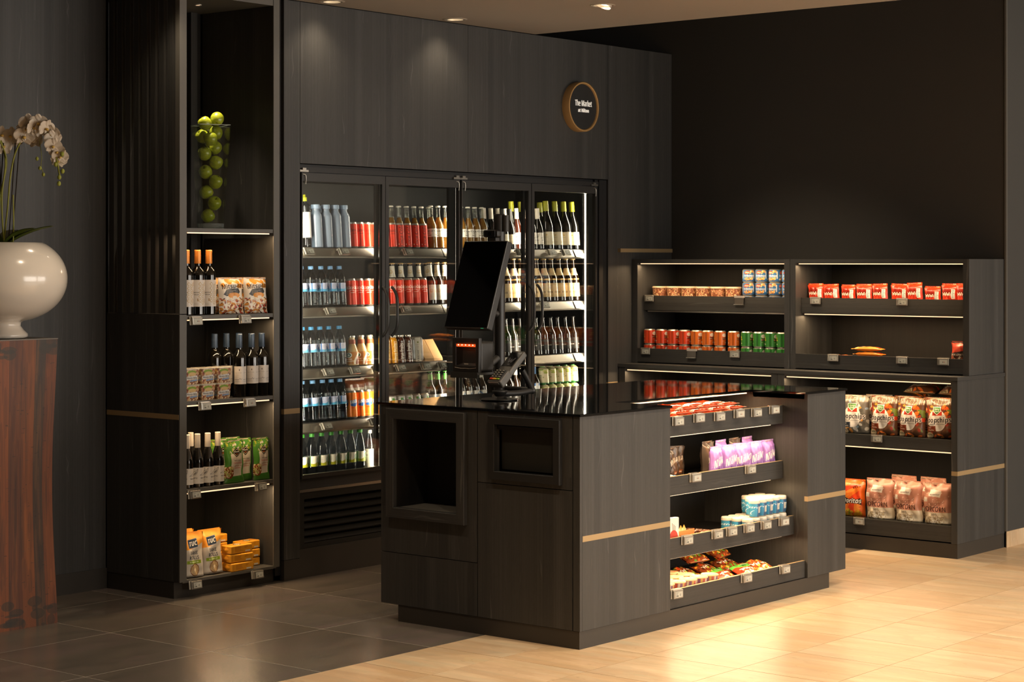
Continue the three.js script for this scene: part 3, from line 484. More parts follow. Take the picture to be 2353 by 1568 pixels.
// bags and packs (flat artwork, front)
lab('mitsuba', 256, 320, (x, w, h) => { rect(x, '#e6dfd3', 0, 0, w, h); for (let i = 0; i < 10; i++) ell(x, '#e59a34', rr(0, w), rr(0, 70), rr(14, 44), rr(10, 22), rr(0, 3)); txt(x, 'Mitsu-ba', 128, 64, 60, '#3b2216', { style: 'bold', rot: -0.06, sx: 0.86 }); poly(x, '#2b2723', [30, 140], [60, 96], [190, 84], [206, 116], [190, 138], [60, 156]); lines(x, '#d8cfbf', 60, 102, 110, 4, 12, 4); ell(x, '#e59a34', 140, 150, 60, 26); ell(x, '#f0e6d4', 150, 168, 20, 14); nuts(x, 10, 180, 236, 140, 120, ['#b23a1e', '#d7b48a', '#8e4a24', '#e8cfa6', '#4a2716', '#cf8a3a', '#efe4d0'], 8, 18); }, { r: 0.38 });
lab('pistachio', 256, 400, (x, w, h) => { rect(x, '#457a2c', 0, 0, w, h); for (let i = 0; i < 40; i++) ell(x, ['#8a9a2c', '#a8a838', '#b9b2a4', '#6a8a2c'][i % 4], rr(20, 236), rr(6, 110), rr(6, 24), rr(4, 12), rr(0, 3)); poly(x, '#c9bfae', [70, 120], [226, 112], [214, 330], [60, 336]); poly(x, '#1f1a16', [150, 60], [206, 106], [150, 152], [94, 106]); poly(x, '#b7a68a', [150, 70], [194, 106], [150, 142], [106, 106]); poly(x, '#1f1a16', [150, 76], [188, 106], [150, 136], [112, 106]); scrib(x, 150, 100, 56, 10, '#e9e2d2', 3); rect(x, '#a8542c', 138, 116, 24, 8); txt(x, 'delicious', 156, 184, 22, '#5a4a3a'); txt(x, 'PISTAZIEN', 156, 208, 25, '#a23a2a', { f: F_, sx: 0.84 }); txt(x, 'geröstet &', 160, 234, 18, '#8a4a2c'); txt(x, 'gesalzen', 160, 254, 18, '#b04a3a'); ell(x, '#7d3c1c', 52, 296, 60, 60); nuts(x, 0, 246, 104, 100, 60, ['#d8c39a', '#b99a64', '#a8b060'], 9, 14); }, { r: 0.25 });
lab('bakerolls', 256, 340, (x, w, h) => { rect(x, '#cfc6b8', 0, 0, w, h); poly(x, '#e59a2e', [0, 0], [w, 0], [w, 70], [90, 120], [0, 130]); x.save(); x.translate(120, 76); x.rotate(-0.12); rect(x, '#2d4e78', -52, -34, 104, 68); rect(x, '#25303c', -44, -28, 90, 58); txt(x, 'TUC', 0, 2, 46, '#f2eee6', { style: 'italic bold' }); x.restore(); txt(x, 'BAKE', 128, 150, 40, '#26303a'); txt(x, 'ROLLS', 128, 188, 40, '#26303a'); rect(x, '#8faa24', 44, 210, 168, 26); scrib(x, 128, 223, 110, 9, '#dfe6b8', 3); ell(x, '#7d4a26', 130, 284, 52, 50); ell(x, '#c9a878', 130, 284, 45, 43); ell(x, '#e9d6b0', 130, 284, 14, 13); nuts(x, 80, 240, 100, 84, 30, ['#b9966a', '#d6b98a'], 3, 6); lines(x, '#6a655c', 70, 328, 120, 1, 8); }, { r: 0.4 });
lab('crackers', 320, 160, (x, w, h) => { rect(x, '#e19a26', 0, 0, w, h); lines(x, '#a8570f', 60, 24, 120, 9, 12, 4); lines(x, '#a8570f', 200, 24, 50, 4, 14, 4); rect(x, '#d9d2c4', 214, 110, 70, 30); rect(x, '#f0b23c', 0, 0, w, 10); rect(x, '#c8761a', 24, 14, 6, 130); }, { r: 0.3 });
lab('crackertop', 320, 160, (x, w, h) => { rect(x, '#e8a030', 0, 0, w, h); poly(x, '#26221e', [160, 20], [232, 80], [160, 140], [88, 80]); poly(x, '#e9e2d6', [160, 34], [214, 80], [160, 126], [106, 80]); txt(x, 'TUC', 160, 82, 44, '#26221e'); lines(x, '#c4622a', 20, 30, 60, 6, 16, 4); lines(x, '#c4622a', 240, 40, 60, 5, 16, 4); }, { r: 0.3 });
const pc = (bg, spots, band) => (x, w, h) => { rect(x, bg, 0, 0, w, h); for (let i = 0; i < 16; i++) rect(x, i % 2 ? '#a2937c' : '#7a6c58', i * 16, 0, 9, 44); for (let i = 0; i < 46; i++) ell(x, spots[i % spots.length], rr(0, w), rr(44, h), rr(8, 30), rr(6, 18), rr(0, 3)); ell(x, '#e4ddd2', 112, 170, 82, 92); poly(x, '#c23b22', [66, 96], [160, 96], [160, 130], [66, 130]); poly(x, '#f1ece2', [68, 56], [152, 56], [150, 96], [110, 126], [70, 96]); poly(x, '#4d8a34', [74, 62], [146, 62], [144, 94], [110, 118], [76, 94]); txt(x, 'funny', 110, 76, 19, '#f4f0e4', { style: 'italic bold' }); txt(x, 'frisch', 110, 94, 19, '#f4f0e4', { style: 'italic bold' }); txt(x, 'popchips', 128, 168, 58, '#231d1a', { sx: 0.86, st: '#e8e2d8', lw: 8 }); txt(x, 'gepoppt nicht frittiert', 112, 202, 13, '#8a8278'); poly(x, band, [10, 222], [96, 216], [96, 262], [10, 266]); txt(x, 'Red', 40, 230, 15, '#f2e8d8'); txt(x, 'Paprika', 50, 250, 15, '#f2e8d8'); ell(x, '#d9c8a4', 36, 296, 32, 28); txt(x, '40%', 36, 292, 22, '#5a4a34'); };
lab('chipsred', 256, 320, pc('#5b3a24', ['#c8401e', '#e0712a', '#d8581f', '#8a2a14', '#eaa040', '#6a7a2c'], '#8a3a1c'), { r: 0.32 });
lab('chipsgrey', 256, 320, pc('#6a655c', ['#a8a49a', '#c2bdb2', '#e09a4a', '#5a5850', '#8aa0b0', '#d8d2c4'], '#3a4450'), { r: 0.32 });
lab('popcorn', 256, 320, (x, w, h) => { rect(x, '#b87f6a', 0, 0, w, h); for (let i = 0; i < 34; i++) ell(x, '#e3c3ae', rr(0, w), rr(60, 190), rr(2, 6), rr(2, 6)); poly(x, '#d9cfc0', [70, 40], [176, 44], [172, 100], [66, 92]); txt(x, 'HEIMATGUT', 120, 78, 15, '#5a4a42'); rect(x, '#d9cfc0', 14, 104, 44, 34); lines(x, '#8a7a70', 18, 110, 34, 3, 9); txt(x, 'BIO', 112, 158, 30, '#5a3228', { style: 'normal' }); txt(x, 'POPCORN', 118, 196, 52, '#47271f', { sx: 0.86 }); rect(x, '#d2c5ad', 0, 222, w, h - 222); txt(x, 'SÜSS', 112, 238, 24, '#47403a'); nuts(x, 0, 252, 180, 68, 120, ['#e6dcc6', '#c8b48c', '#a8946c', '#efe6d4'], 6, 11); }, { r: 0.3 });
lab('nachos', 256, 320, (x, w, h) => { rect(x, '#e0661f', 0, 0, w, h); for (let i = 0; i < 24; i++) poly(x, ['#d8431c', '#ea8a34', '#e87426'][i % 3], [rr(0, w), rr(0, h)], [rr(0, w), rr(0, h)], [rr(0, w), rr(0, h)]); poly(x, '#2a1410', [40, 130], [236, 214], [226, 150], [60, 220]); txt(x, 'Doritos', 140, 176, 58, '#f4efe4', { style: 'italic bold', st: '#231512', lw: 10, sx: 0.9 }); scrib(x, 190, 50, 80, 30, '#6a1d10', 6, -0.2); nuts(x, 20, 260, 200, 60, 40, ['#d8a02c', '#c88a1c', '#8a8a24'], 12, 24); }, { r: 0.3 });
lab('gummy', 256, 256, (x, w, h) => { rect(x, '#d23a1c', 0, 0, w, h); for (let i = 0; i < 60; i++) ell(x, ['#e88a2c', '#efb044', '#d8601f'][i % 3], rr(0, w), rr(150, h), rr(8, 22), rr(5, 12), rr(0, 3)); for (let i = 0; i < 14; i++) poly(x, 'rgba(110,20,8,0.35)', [rr(0, w), rr(0, 160)], [rr(0, w), rr(0, 160)], [rr(0, w), rr(0, 160)]); scrib(x, 96, 88, 140, 34, '#f3d9c4', 7); rect(x, '#e2ddd2', 182, 40, 52, 90); lines(x, '#5b6a74', 188, 50, 40, 6, 13, 5); }, { r: 0.25 });
lab('bars', 320, 96, (x, w, h) => { rect(x, '#ea8a2a', 0, 0, w, h); rect(x, '#3a2a20', 60, 30, 50, 36); txt(x, 'corny', 85, 48, 22, '#f3ead8'); txt(x, 'nussvoll', 190, 48, 46, '#8a2f14', { sx: 0.9 }); ell(x, '#c8401c', 290, 48, 24, 30); }, { r: 0.3 });
lab('jerky', 160, 256, (x, w, h) => { rect(x, '#2b211b', 0, 0, w, h); poly(x, '#c8452a', [0, 0], [w, 0], [w, 70], [0, 100]); for (let i = 0; i < 16; i++) poly(x, ['#d9c8b0', '#9a4a2c', '#5a3a2a'][i % 3], [rr(0, w), rr(90, h)], [rr(0, w), rr(90, h)], [rr(0, w), rr(90, h)]); txt(x, "JACK LINK'S", 80, 110, 25, '#e8dcc8'); txt(x, 'BEEF', 80, 186, 48, '#efe6d6', { st: '#2b211b', lw: 6 }); }, { r: 0.3 });
lab('purple', 256, 300, (x, w, h) => { rect(x, '#a173bb', 0, 0, w, h); for (let i = 0; i < 12; i++) poly(x, i % 2 ? 'rgba(190,150,212,0.45)' : 'rgba(130,90,160,0.4)', [rr(0, w), rr(0, h)], [rr(0, w), rr(0, h)], [rr(0, w), rr(0, h)]); txt(x, 'Milka', 128, 120, 88, '#efe8da', { style: 'italic bold', rot: -0.22 }); txt(x, 'Choco', 130, 190, 34, '#3a2030', { style: 'italic bold' }); rect(x, '#e7dcc6', 60, 206, 150, 40); txt(x, 'MINI COOKIES', 134, 227, 21, '#9a86a8'); nuts(x, 20, 262, 220, 38, 12, ['#b8703a', '#d9a86a'], 12, 22); }, { r: 0.28 });
lab('darkbag', 256, 300, (x, w, h) => { rect(x, '#4f443c', 0, 0, w, h); for (let i = 0; i < 10; i++) poly(x, i % 2 ? 'rgba(110,80,56,0.5)' : 'rgba(40,34,30,0.6)', [rr(0, w), rr(0, h)], [rr(0, w), rr(0, h)], [rr(0, w), rr(0, h)]); txt(x, 'Milka', 140, 110, 64, '#c8b8a4', { style: 'italic bold', rot: -0.3 }); rect(x, '#8a4a2a', 110, 200, 90, 34); scrib(x, 155, 217, 60, 12, '#d8c4a8', 4); }, { r: 0.3 });
const wrap = (bg, tc, t, band) => (x, w, h) => { rect(x, bg, 0, 0, w, h); rect(x, band, 0, h * 0.66, w, h * 0.34); for (let i = 0; i < 8; i++) ell(x, band, rr(0, w), rr(h * 0.5, h), 12, 9); t ? txt(x, t, w * 0.5, h * 0.4, h * 0.5, tc, { style: 'italic bold', sx: 0.9 }) : scrib(x, w * 0.5, h * 0.4, w * 0.6, h * 0.36, tc, h * 0.08); };
lab('barwhite', 256, 96, wrap('#efe3d0', '#2b2522', 'bueno', '#cf4a20'), { r: 0.3 }); lab('barorange', 256, 96, wrap('#e0702a', '#f6e6cc', 'kinder', '#c93a1a'), { r: 0.3 });
lab('barbrown', 256, 96, wrap('#3a2016', '#efe2cc', '', '#6b3a20'), { r: 0.28 }); lab('barblue', 256, 96, wrap('#4a8fc4', '#eef2f4', '', '#d9dfe4'), { r: 0.3 });
lab('barlilac', 256, 96, wrap('#8a63b4', '#f0e8da', '', '#e4d2b4'), { r: 0.3 });
lab('mixbag', 256, 256, (x, w, h) => { rect(x, '#7a3a1c', 0, 0, w, h); for (let i = 0; i < 70; i++) ell(x, ['#c83a1c', '#d8902c', '#5a8a34', '#e8c050', '#4a2414', '#b85a24'][i % 6], rr(0, w), rr(0, h), rr(6, 26), rr(5, 14), rr(0, 3)); scrib(x, 128, 110, 180, 40, '#3a1a10', 13); scrib(x, 128, 110, 180, 40, '#f2e6d0', 7); }, { r: 0.22 });
lab('redbag', 256, 256, (x, w, h) => { rect(x, '#c8361c', 0, 0, w, h); rect(x, '#4c8a34', 0, 0, w, 60); for (let i = 0; i < 30; i++) ell(x, ['#e8702c', '#f0b84a', '#8a2414'][i % 3], rr(0, w), rr(140, h), rr(8, 22), rr(6, 14), rr(0, 3)); scrib(x, 128, 110, 170, 44, '#7a1a10', 16, -0.1); scrib(x, 128, 110, 170, 44, '#f5ead8', 9, -0.1); }, { r: 0.22 });
lab('mikado', 128, 256, (x, w, h) => { rect(x, '#ece6da', 0, 0, w, h); for (let i = 0; i < 4; i++) { x.strokeStyle = '#6a5a44'; x.lineWidth = 5; x.beginPath(); x.moveTo(44 + i * 14, 36 + i * 8); x.lineTo(54 + i * 10, 120); x.stroke(); } ell(x, '#c93c22', 64, 150, 54, 60); poly(x, '#c93c22', [4, 220], [124, 196], [124, 240], [4, 250]); txt(x, 'MIKADO', 64, 178, 32, '#231a16', { sx: 0.86, st: '#ece6da', lw: 7 }); rect(x, '#8aa0c8', 0, 30, 14, 100); }, { r: 0.4 });
lab('tobler', 256, 128, (x, w, h) => { rect(x, '#efcf9a', 0, 0, w, h); for (let i = 0; i < 8; i++) poly(x, '#e8a050', [i * 32, 0], [i * 32 + 32, 0], [i * 32 + 16, 40]); rect(x, '#5a3220', 0, 96, w, 32); txt(x, 'Milka', 210, 72, 28, '#7a5aa8', { style: 'italic bold' }); }, { r: 0.35 });
lab('gum', 256, 256, (x, w, h) => { rect(x, '#3f93bd', 0, 0, w, h); around(x, w, h, 2, (x) => { rect(x, '#35597e', -64, 0, 36, h); rect(x, '#d6d2c8', -56, 60, 22, 120); lines(x, '#55534e', -54, 66, 18, 14, 8, 3); txt(x, 'extra', 18, 70, 48, '#f2efe8', { style: 'italic bold' }); ell(x, '#dfe6ea', 26, 170, 16, 44, 0.4); ell(x, '#3f93bd', 34, 166, 14, 40, 0.4); }); }, { r: 0.3 });
lab('nutcup', 512, 128, (x, w, h) => { rect(x, '#c7b497', 0, 0, w, h); nuts(x, 0, 0, w, h, 260, ['#c9a070', '#a86a44', '#e0c69a', '#8a5a34', '#7a3a26'], 9, 15); around(x, w, h, 4, (x) => { ell(x, '#7fa034', -4, 22, 40, 16); ell(x, '#d6b67c', 0, 38, 34, 16); poly(x, '#d8d6d2', [-56, 60], [52, 50], [52, 80], [-54, 90]); txt(x, 'Nuss-Mix', 0, 72, 23, '#3a362f'); poly(x, '#7d9cc4', [-20, 92], [54, 84], [54, 98], [-20, 104]); }); }, { r: 0.3 });
lab('cashews', 512, 128, (x, w, h) => { rect(x, '#8a5134', 0, 0, w, h); for (let i = 0; i < 230; i++) { const a = rr(0, w), b = rr(0, h), r = rr(7, 12), t = rr(0, 6.28); x.lineCap = 'round'; x.strokeStyle = 'rgba(80,40,20,0.6)'; x.lineWidth = 9; x.beginPath(); x.arc(a, b + 1.5, r, t, t + 2.6); x.stroke(); x.strokeStyle = ['#d9a878', '#c98a66', '#e6c294', '#bb7a5a'][i % 4]; x.lineWidth = 7; x.beginPath(); x.arc(a, b, r, t, t + 2.6); x.stroke(); } }, { r: 0.4 });
lab('peanuts', 512, 160, (x, w, h) => { rect(x, '#2f6aa4', 0, 0, w, h); rect(x, '#274e7c', 0, 140, w, 20); around(x, w, h, 3, (x) => { ell(x, '#cf4a28', -20, 34, 40, 24, -0.2); txt(x, 'ültje', -20, 34, 26, '#f4ead8', { style: 'italic bold' }); nuts(x, 20, 10, 60, 40, 14, ['#e0a860', '#d8963c', '#efc88a'], 9, 13); txt(x, 'Erdnüsse', 4, 78, 32, '#eef0f2', { f: F_, sx: 0.9 }); nuts(x, -60, 104, 110, 34, 26, ['#e0a860', '#d8963c', '#efc88a', '#b87a3a'], 9, 13); rect(x, '#cfd2d4', 70, 20, 14, 100); }); }, { r: 0.32, m: 0.1 });
const crisp = (bg, deep, chip) => (x, w, h) => { rect(x, bg, 0, 0, w, h); around(x, w, h, 2, (x, q) => { rect(x, deep, -q / 2, 0, 26, h); ell(x, '#ece4d6', -24, 62, 36, 38); poly(x, '#5f1d12', [-62, 110], [20, 104], [10, 146], [-54, 152]); txt(x, 'PRINGLES', -22, 128, 21, '#efd9a8', { sx: 0.86, rot: -0.06 }); ell(x, chip, 44, 84, 26, 16, 0.6); ell(x, chip, 56, 128, 24, 14, 0.3); poly(x, '#efe6d4', [-14, 196], [18, 190], [18, 218], [-14, 222]); ell(x, '#efe6d4', 60, 206, 12, 12); lines(x, '#f0d8b8', -60, 172, 40, 2, 9); }); };
lab('crispred', 512, 256, crisp('#d9451f', '#a83414', '#eeb44a'), { r: 0.32 }); lab('crisporange', 512, 256, crisp('#d96c22', '#a84e18', '#f0a63c'), { r: 0.32 }); lab('crispgreen', 512, 256, crisp('#3c8a34', '#2a6428', '#d9b83a'), { r: 0.32 });
lab('noodlecup', 512, 96, (x, w, h) => { rect(x, '#a87a86', 0, 0, w, h); for (let i = 0; i < 20; i++) poly(x, ['#d9ae5a', '#c85a3a', '#e6d2b4', '#8a5a78'][i % 4], [i * 26, 0], [i * 26 + 20, 0], [i * 26 + 4, h], [i * 26 - 14, h]); around(x, w, h, 4, (x) => { ell(x, '#c84a2c', 0, 50, 26, 26); ell(x, '#efe0c4', 0, 50, 15, 15); }); }, { r: 0.35 });
lab('cuplid', 128, 128, (x, w, h) => { rect(x, '#e6bd8a', 0, 0, w, h); for (let i = 0; i < 26; i++) ell(x, ['#efd2a8', '#d99a6a', '#e8a45c', '#f2e0c0'][i % 4], rr(0, w), rr(0, h), rr(6, 26), rr(4, 10), rr(0, 3)); }, { r: 0.3 });
lab('eink', 128, 64, (x, w, h) => { rect(x, '#b9b9ae', 0, 0, w, h); lines(x, '#5d5d58', 8, 12, 50, 4, 9, 3); rect(x, '#2a2a28', 12, 46, 12, 9); rect(x, '#2a2a28', 28, 44, 22, 11); for (let i = 0; i < 5; i++) for (let k = 0; k < 5; k++) if ((i * 7 + k * 3) % 4 < 2) rect(x, '#6a6a64', 74 + i * 5, 26 + k * 5, 5, 5); rect(x, '#8f8f86', 0, 6, w, 2); }, { r: 0.5 });
lab('einkdots', 128, 64, (x, w, h) => { rect(x, '#b9b9ae', 0, 0, w, h); lines(x, '#85857c', 46, 18, 40, 1, 4); rect(x, '#37332f', 48, 28, 11, 14); rect(x, '#9a4a2c', 70, 28, 11, 14); }, { r: 0.5 });
lab('freshtag', 96, 256, (x, w, h) => { rect(x, '#d3cbb8', 0, 0, w, h); txt(x, 'FRESH', 48, 196, 40, '#4a463e', { rot: -Math.PI / 2 }); rect(x, '#7a7c30', 40, 40, 24, 18); lines(x, '#8a8272', 24, 70, 50, 8, 9, 3); }, { r: 0.5 });
lab('bagel', 256, 256, (x, w, h) => { rect(x, '#a39483', 0, 0, w, h); rect(x, '#6a3a22', 0, 0, w, 70); rect(x, '#5a2f1a', 0, 200, w, 56); txt(x, 'bagel', 128, 136, 74, '#2d2620', { rot: -0.2 }); }, { r: 0.3 });
// ---------- product builders ----------
const K = {};
const capWhite = mat({ color: 0xd9d2c4, roughness: 0.4 }), alu = mat({ color: 0xd8d3c8, roughness: 0.28, metalness: 0.85 });
const pet = phys({ color: 0xdde4e8, roughness: 0.05, transmission: 1, thickness: 0, ior: 1.5 });
const petDim = phys({ color: 0xc9d0d6, roughness: 0.05, transmission: 1, thickness: 0, ior: 1.5 });
const darkGlass = phys({ color: 0x0d0c09, roughness: 0.07, clearcoat: 0.4, clearcoatRoughness: 0.03 }), brownGlass = phys({ color: 0x1b0f07, roughness: 0.06, clearcoat: 0.5, clearcoatRoughness: 0.03 });
const roseGlass = phys({ color: 0x3a1a10, roughness: 0.07, clearcoat: 0.4 });
function can(h, r, m) { return proto(g => { part('can_body', shell(r, h * 0.06, h * 0.93, Math.PI * 2, 28), m, g); part('can_top', lathe([[r, h * 0.93], [r * 0.86, h * 0.985], [r * 0.86, h], [r * 0.82, h], [r * 0.8, h * 0.975], [0, h * 0.975]], 28), alu, g); part('can_bottom', lathe([[0, 0.004], [r * 0.75, 0], [r * 0.82, 0], [r, h * 0.06]], 28), alu, g); }); }
function water(h, r, lm, capM, o = {}) {
  return proto(g => {
    const pts = [[0, 0.002], [r * 0.8, 0], [r * 0.98, h * 0.03]], y0 = h * (o.l0 ?? 0.38), y1 = h * (o.l1 ?? 0.58);
    for (let i = 0; i < 7; i++) { const y = h * 0.07 + (y0 - h * 0.07) * i / 7; pts.push([r * (i % 2 ? 0.955 : 1), y]); }
    pts.push([r * 0.97, y0], [r * 0.97, y1], [r, y1 + h * 0.02], [r * 0.96, y1 + h * 0.05], [r, y1 + h * 0.08]);
    const ys = y1 + h * 0.12; pts.push([r * 0.96, ys], [r * 0.78, ys + (h * 0.9 - ys) * 0.5], [r * 0.44, h * 0.9], [r * 0.4, h * 0.93], [r * 0.4, h * 0.96]);
    part('bottle_body', lathe(pts, 26), o.glass ?? pet, g);
    part('label', shell(r * 0.99, y0, y1, Math.PI * 2, 28), lm, g);
    part('cap', lathe([[0, h], [r * 0.42, h], [r * 0.46, h * 0.99], [r * 0.46, h * 0.925], [r * 0.42, h * 0.92]], 20), capM, g);
    if (o.sport) part('sport_cap', lathe([[0, h * 1.05], [r * 0.24, h * 1.05], [r * 0.28, h * 1.0], [r * 0.4, h]], 18), capM, g);
  });
}
// glass bottle from a profile in shares of height and radius
function glassBottle(h, r, prof, m, parts) { return proto(g => { part('bottle_body', lathe(prof.map(([a, b]) => [a * r, b * h]), 26), m, g); parts(g, h, r); }); }
const BEER = [[0, 0.01], [0.9, 0], [1, 0.02], [1, 0.52], [0.96, 0.57], [0.55, 0.68], [0.43, 0.76], [0.4, 0.95], [0.44, 0.96], [0.44, 0.98]];
const WINE = [[0, 0.01], [0.92, 0], [1, 0.015], [1, 0.6], [0.97, 0.645], [0.8, 0.69], [0.42, 0.735], [0.38, 0.76], [0.38, 0.99], [0, 0.995]];
const BURG = [[0, 0.01], [0.92, 0], [1, 0.015], [1, 0.46], [0.93, 0.53], [0.7, 0.64], [0.47, 0.73], [0.4, 0.8], [0.38, 0.99], [0, 0.995]];
const foil = (h, r, y0, m, k = 0.43) => g => part('foil_cap', lathe([[0, h], [r * k, h], [r * (k + 0.02), h * 0.985], [r * (k + 0.02), h * (y0 + 0.13)], [r * (k + 0.05), h * (y0 + 0.125)], [r * (k + 0.03), h * (y0 + 0.11)], [r * (k + 0.04), h * y0], [r * 0.36, h * y0]], 20), m, g);
const crown = (m) => (g, h, r) => part('crown_cap', lathe([[0, h], [r * 0.42, h], [r * 0.5, h * 0.985], [r * 0.52, h * 0.968], [r * 0.42, h * 0.966]], 20), m, g);
function wine(h, r, prof, lm, foilM, l0, l1, f0, gm = darkGlass, arc = 3.6) { return glassBottle(h, r, prof, gm, (g) => { foil(h, r, f0, foilM)(g); part('label', shell(r * 1.008, h * l0, h * l1, arc, 20), lm, g); }); }
// bag: two bulging sheets that meet in crimped seams
function bagGeo(w, h, d, seed, stand = 0.5) {
  reseed(seed); const f1 = wave(seed), f2 = wave(seed + 5), nu = 14, nv = 18, pos = [], uv = [], idx = [];
  for (let s = 0; s < 2; s++) for (let j = 0; j <= nv; j++) for (let i = 0; i <= nu; i++) {
    const u = i / nu, v = j / nv, e = 1 - Math.pow(Math.abs(2 * u - 1), 2.6), t = v < 0.07 ? v / 0.07 * stand : v > 0.9 ? Math.max(0, (0.985 - v) / 0.085) * 0.7 : 0.7 + 0.3 * Math.sin(Math.PI * Math.min(1, v * 1.05)), q = v < 0.07 ? stand : 1;
    const crease = (f1(u * 9 + v * 4) * 0.1 + f2(v * 12 - u * 6) * 0.09) * Math.min(1, e * 2);
    let z = d / 2 * Math.sqrt(Math.max(0, e)) * Math.max(0, Math.max(t, stand * (v < 0.07 ? 1 : 0)) + crease * (v > 0.03 && v < 0.95 ? 1 : 0));
    if (i === 0 || i === nu || j === nv) z = 0;
    const px = (u - 0.5) * w * (1 - 0.05 * Math.sin(Math.PI * v)) + f2(v * 5) * 0.002, py = v * h + (j === nv ? f1(u * 5) * 0.0025 : 0);
    pos.push(px, py, (s ? -1 : 1) * z + (v > 0.9 ? f1(u * 3 + 2) * 0.004 * (v - 0.9) * 10 : 0)); uv.push(s ? 1 - u : u, v);
  }
  const n = (nu + 1) * (nv + 1);
  for (let s = 0; s < 2; s++) for (let j = 0; j < nv; j++) for (let i = 0; i < nu; i++) { const a = s * n + j * (nu + 1) + i, b = a + 1, c = a + nu + 1, e = c + 1; s ? idx.push(a, c, b, b, c, e) : idx.push(a, b, c, b, e, c); }
  for (let i = 0; i < nu; i++) { const a = i, b = i + 1, c = n + i, e = n + i + 1; idx.push(a, c, b, b, c, e); }
  const g = new THREE.BufferGeometry(); g.setAttribute('position', new THREE.Float32BufferAttribute(pos, 3)); g.setAttribute('uv', new THREE.Float32BufferAttribute(uv, 2)); g.setIndex(idx); g.computeVertexNormals(); return g;
}
function crimp(w, y, h, n = 26) { const g = new THREE.PlaneGeometry(w, h, n, 1), p = g.attributes.position; for (let i = 0; i < p.count; i++) p.setZ(i, (i % (n + 1)) % 2 ? 0.0012 : -0.0012); g.translate(0, y, 0); g.computeVertexNormals(); return g; }
function bag(w, h, d, m, seed, sealM, stand = 0.5) { return proto(g => { part('pouch', bagGeo(w, h, d, seed, stand), m, g); const s = part('top_seal', crimp(w * 0.97, h + 0.004, 0.01), sealM ?? m, g); s.castShadow = true; }); }
// flow-wrapped bar lying along x, printed side up
function barProto(w, d, t, m, seed) {
  return proto(g => {
    const b = bagGeo(w, d, t, seed, 0.2); b.translate(0, -d / 2, 0); b.rotateX(-Math.PI / 2); b.computeBoundingBox(); b.scale(1, t / (b.boundingBox.max.y - b.boundingBox.min.y), 1); b.computeBoundingBox(); b.translate(0, -b.boundingBox.min.y, 0); b.computeVertexNormals(); part('wrapper', b, m, g);
    for (const s of [-1, 1]) { const e = crimp(d * 0.95, 0, 0.012, 14); e.rotateZ(Math.PI / 2); e.rotateX(-Math.PI / 2); e.translate(s * (w / 2 + 0.004), t / 2, 0); part('end_seal', e, m, g); }
  });
}
function cup(w, h, lm, lidM, square) {
  return proto(g => {
    const n = square ? 4 : 28, r0 = w * (square ? 0.60 : 0.42), r1 = w * (square ? 0.68 : 0.5), k = square ? Math.PI / 4 : 0;
    const b = new THREE.CylinderGeometry(r1, r0, h * 0.92, n, 1, true, k, Math.PI * 2); b.translate(0, h * 0.46, 0); part('tub', square ? b.toNonIndexed() : b, lm, g); if (square) g.children[0].geometry.computeVertexNormals();
    const f = new THREE.CylinderGeometry(r0, r0, 0.002, n, 1, false, k); f.translate(0, 0.001, 0); part('tub_bottom', f, lidM, g);
    const rim = new THREE.CylinderGeometry(r1 * 1.05, r1 * 1.05, h * 0.05, n, 1, false, k); rim.translate(0, h * 0.94, 0); part('lid', rim, lidM, g);
    const top = new THREE.CylinderGeometry(r1 * 0.95, r1 * 1.0, h * 0.035, n, 1, false, k); top.translate(0, h * 0.98, 0); part('lid_top', top, lidM, g);
  });
}
function relax(list, gap = 0.001) { for (let n = 0; n < 60; n++) for (let i = 0; i + 1 < list.length; i++) { const a = list[i], b = list[i + 1], need = a.r + b.r + gap, d = b.x - a.x; if (d < need) { const m = (need - d) / 2; a.x -= m; b.x += m; } } return list; }
// ---------- drinks in the fridge ----------
const capGreen = mat({ color: 0x3c8a30, roughness: 0.45 }), capBlue = mat({ color: 0x6d9fd0, roughness: 0.4 }), capBlueDeep = mat({ color: 0x3f8fc4, roughness: 0.4 }), capLime = mat({ color: 0xa4aa1f, roughness: 0.45 }), capGold = mat({ color: 0xc9a468, roughness: 0.3, metalness: 0.6 }), capBlack = mat({ color: 0x151413, roughness: 0.45 }), foilLime = mat({ color: 0xa3a31e, roughness: 0.38 }), foilOrange = mat({ color: 0xd98a3a, roughness: 0.35, metalness: 0.3 }), foilBlue = mat({ color: 0x2d3c50, roughness: 0.35, metalness: 0.2 }), foilWhite = mat({ color: 0xd9cfbf, roughness: 0.4 }), foilBlack = mat({ color: 0x2a2926, roughness: 0.4 });
K.active = water(0.262, 0.029, L.active, capLime, { l0: 0.2, l1: 0.7, sport: true });
K.blue = proto(g => { const h = 0.226, r = 0.031; part('bottle_body', lathe([[0, 0.002], [r * 0.92, 0], [r, h * 0.02], [r, h * 0.72], [r * 0.92, h * 0.77], [r * 0.66, h * 0.83], [r * 0.6, h * 0.86], [r * 0.6, h * 0.9]], 28), phys({ color: 0x8b9bb0, roughness: 0.28, clearcoat: 0.5, clearcoatRoughness: 0.1 }), g); part('cap', lathe([[0, h], [r * 0.7, h], [r * 0.74, h * 0.985], [r * 0.74, h * 0.915], [r * 0.66, h * 0.9], [r * 0.6, h * 0.9]], 20), mat({ color: 0x93a9c4, roughness: 0.4 }), g); });
K.zero = can(0.137, 0.0268, L.cokezero); K.zeroSide = can(0.137, 0.0268, L.cokeside); K.coke = can(0.146, 0.0268, L.coke); K.fanta = can(0.146, 0.0275, L.fanta); K.sodaG = can(0.104, 0.029, L.sodagreen); K.sodaB = can(0.104, 0.029, L.sodablue);
const clearBeerGlass = phys({ color: 0xeceee8, roughness: 0.04, transmission: 1, thickness: 0 });
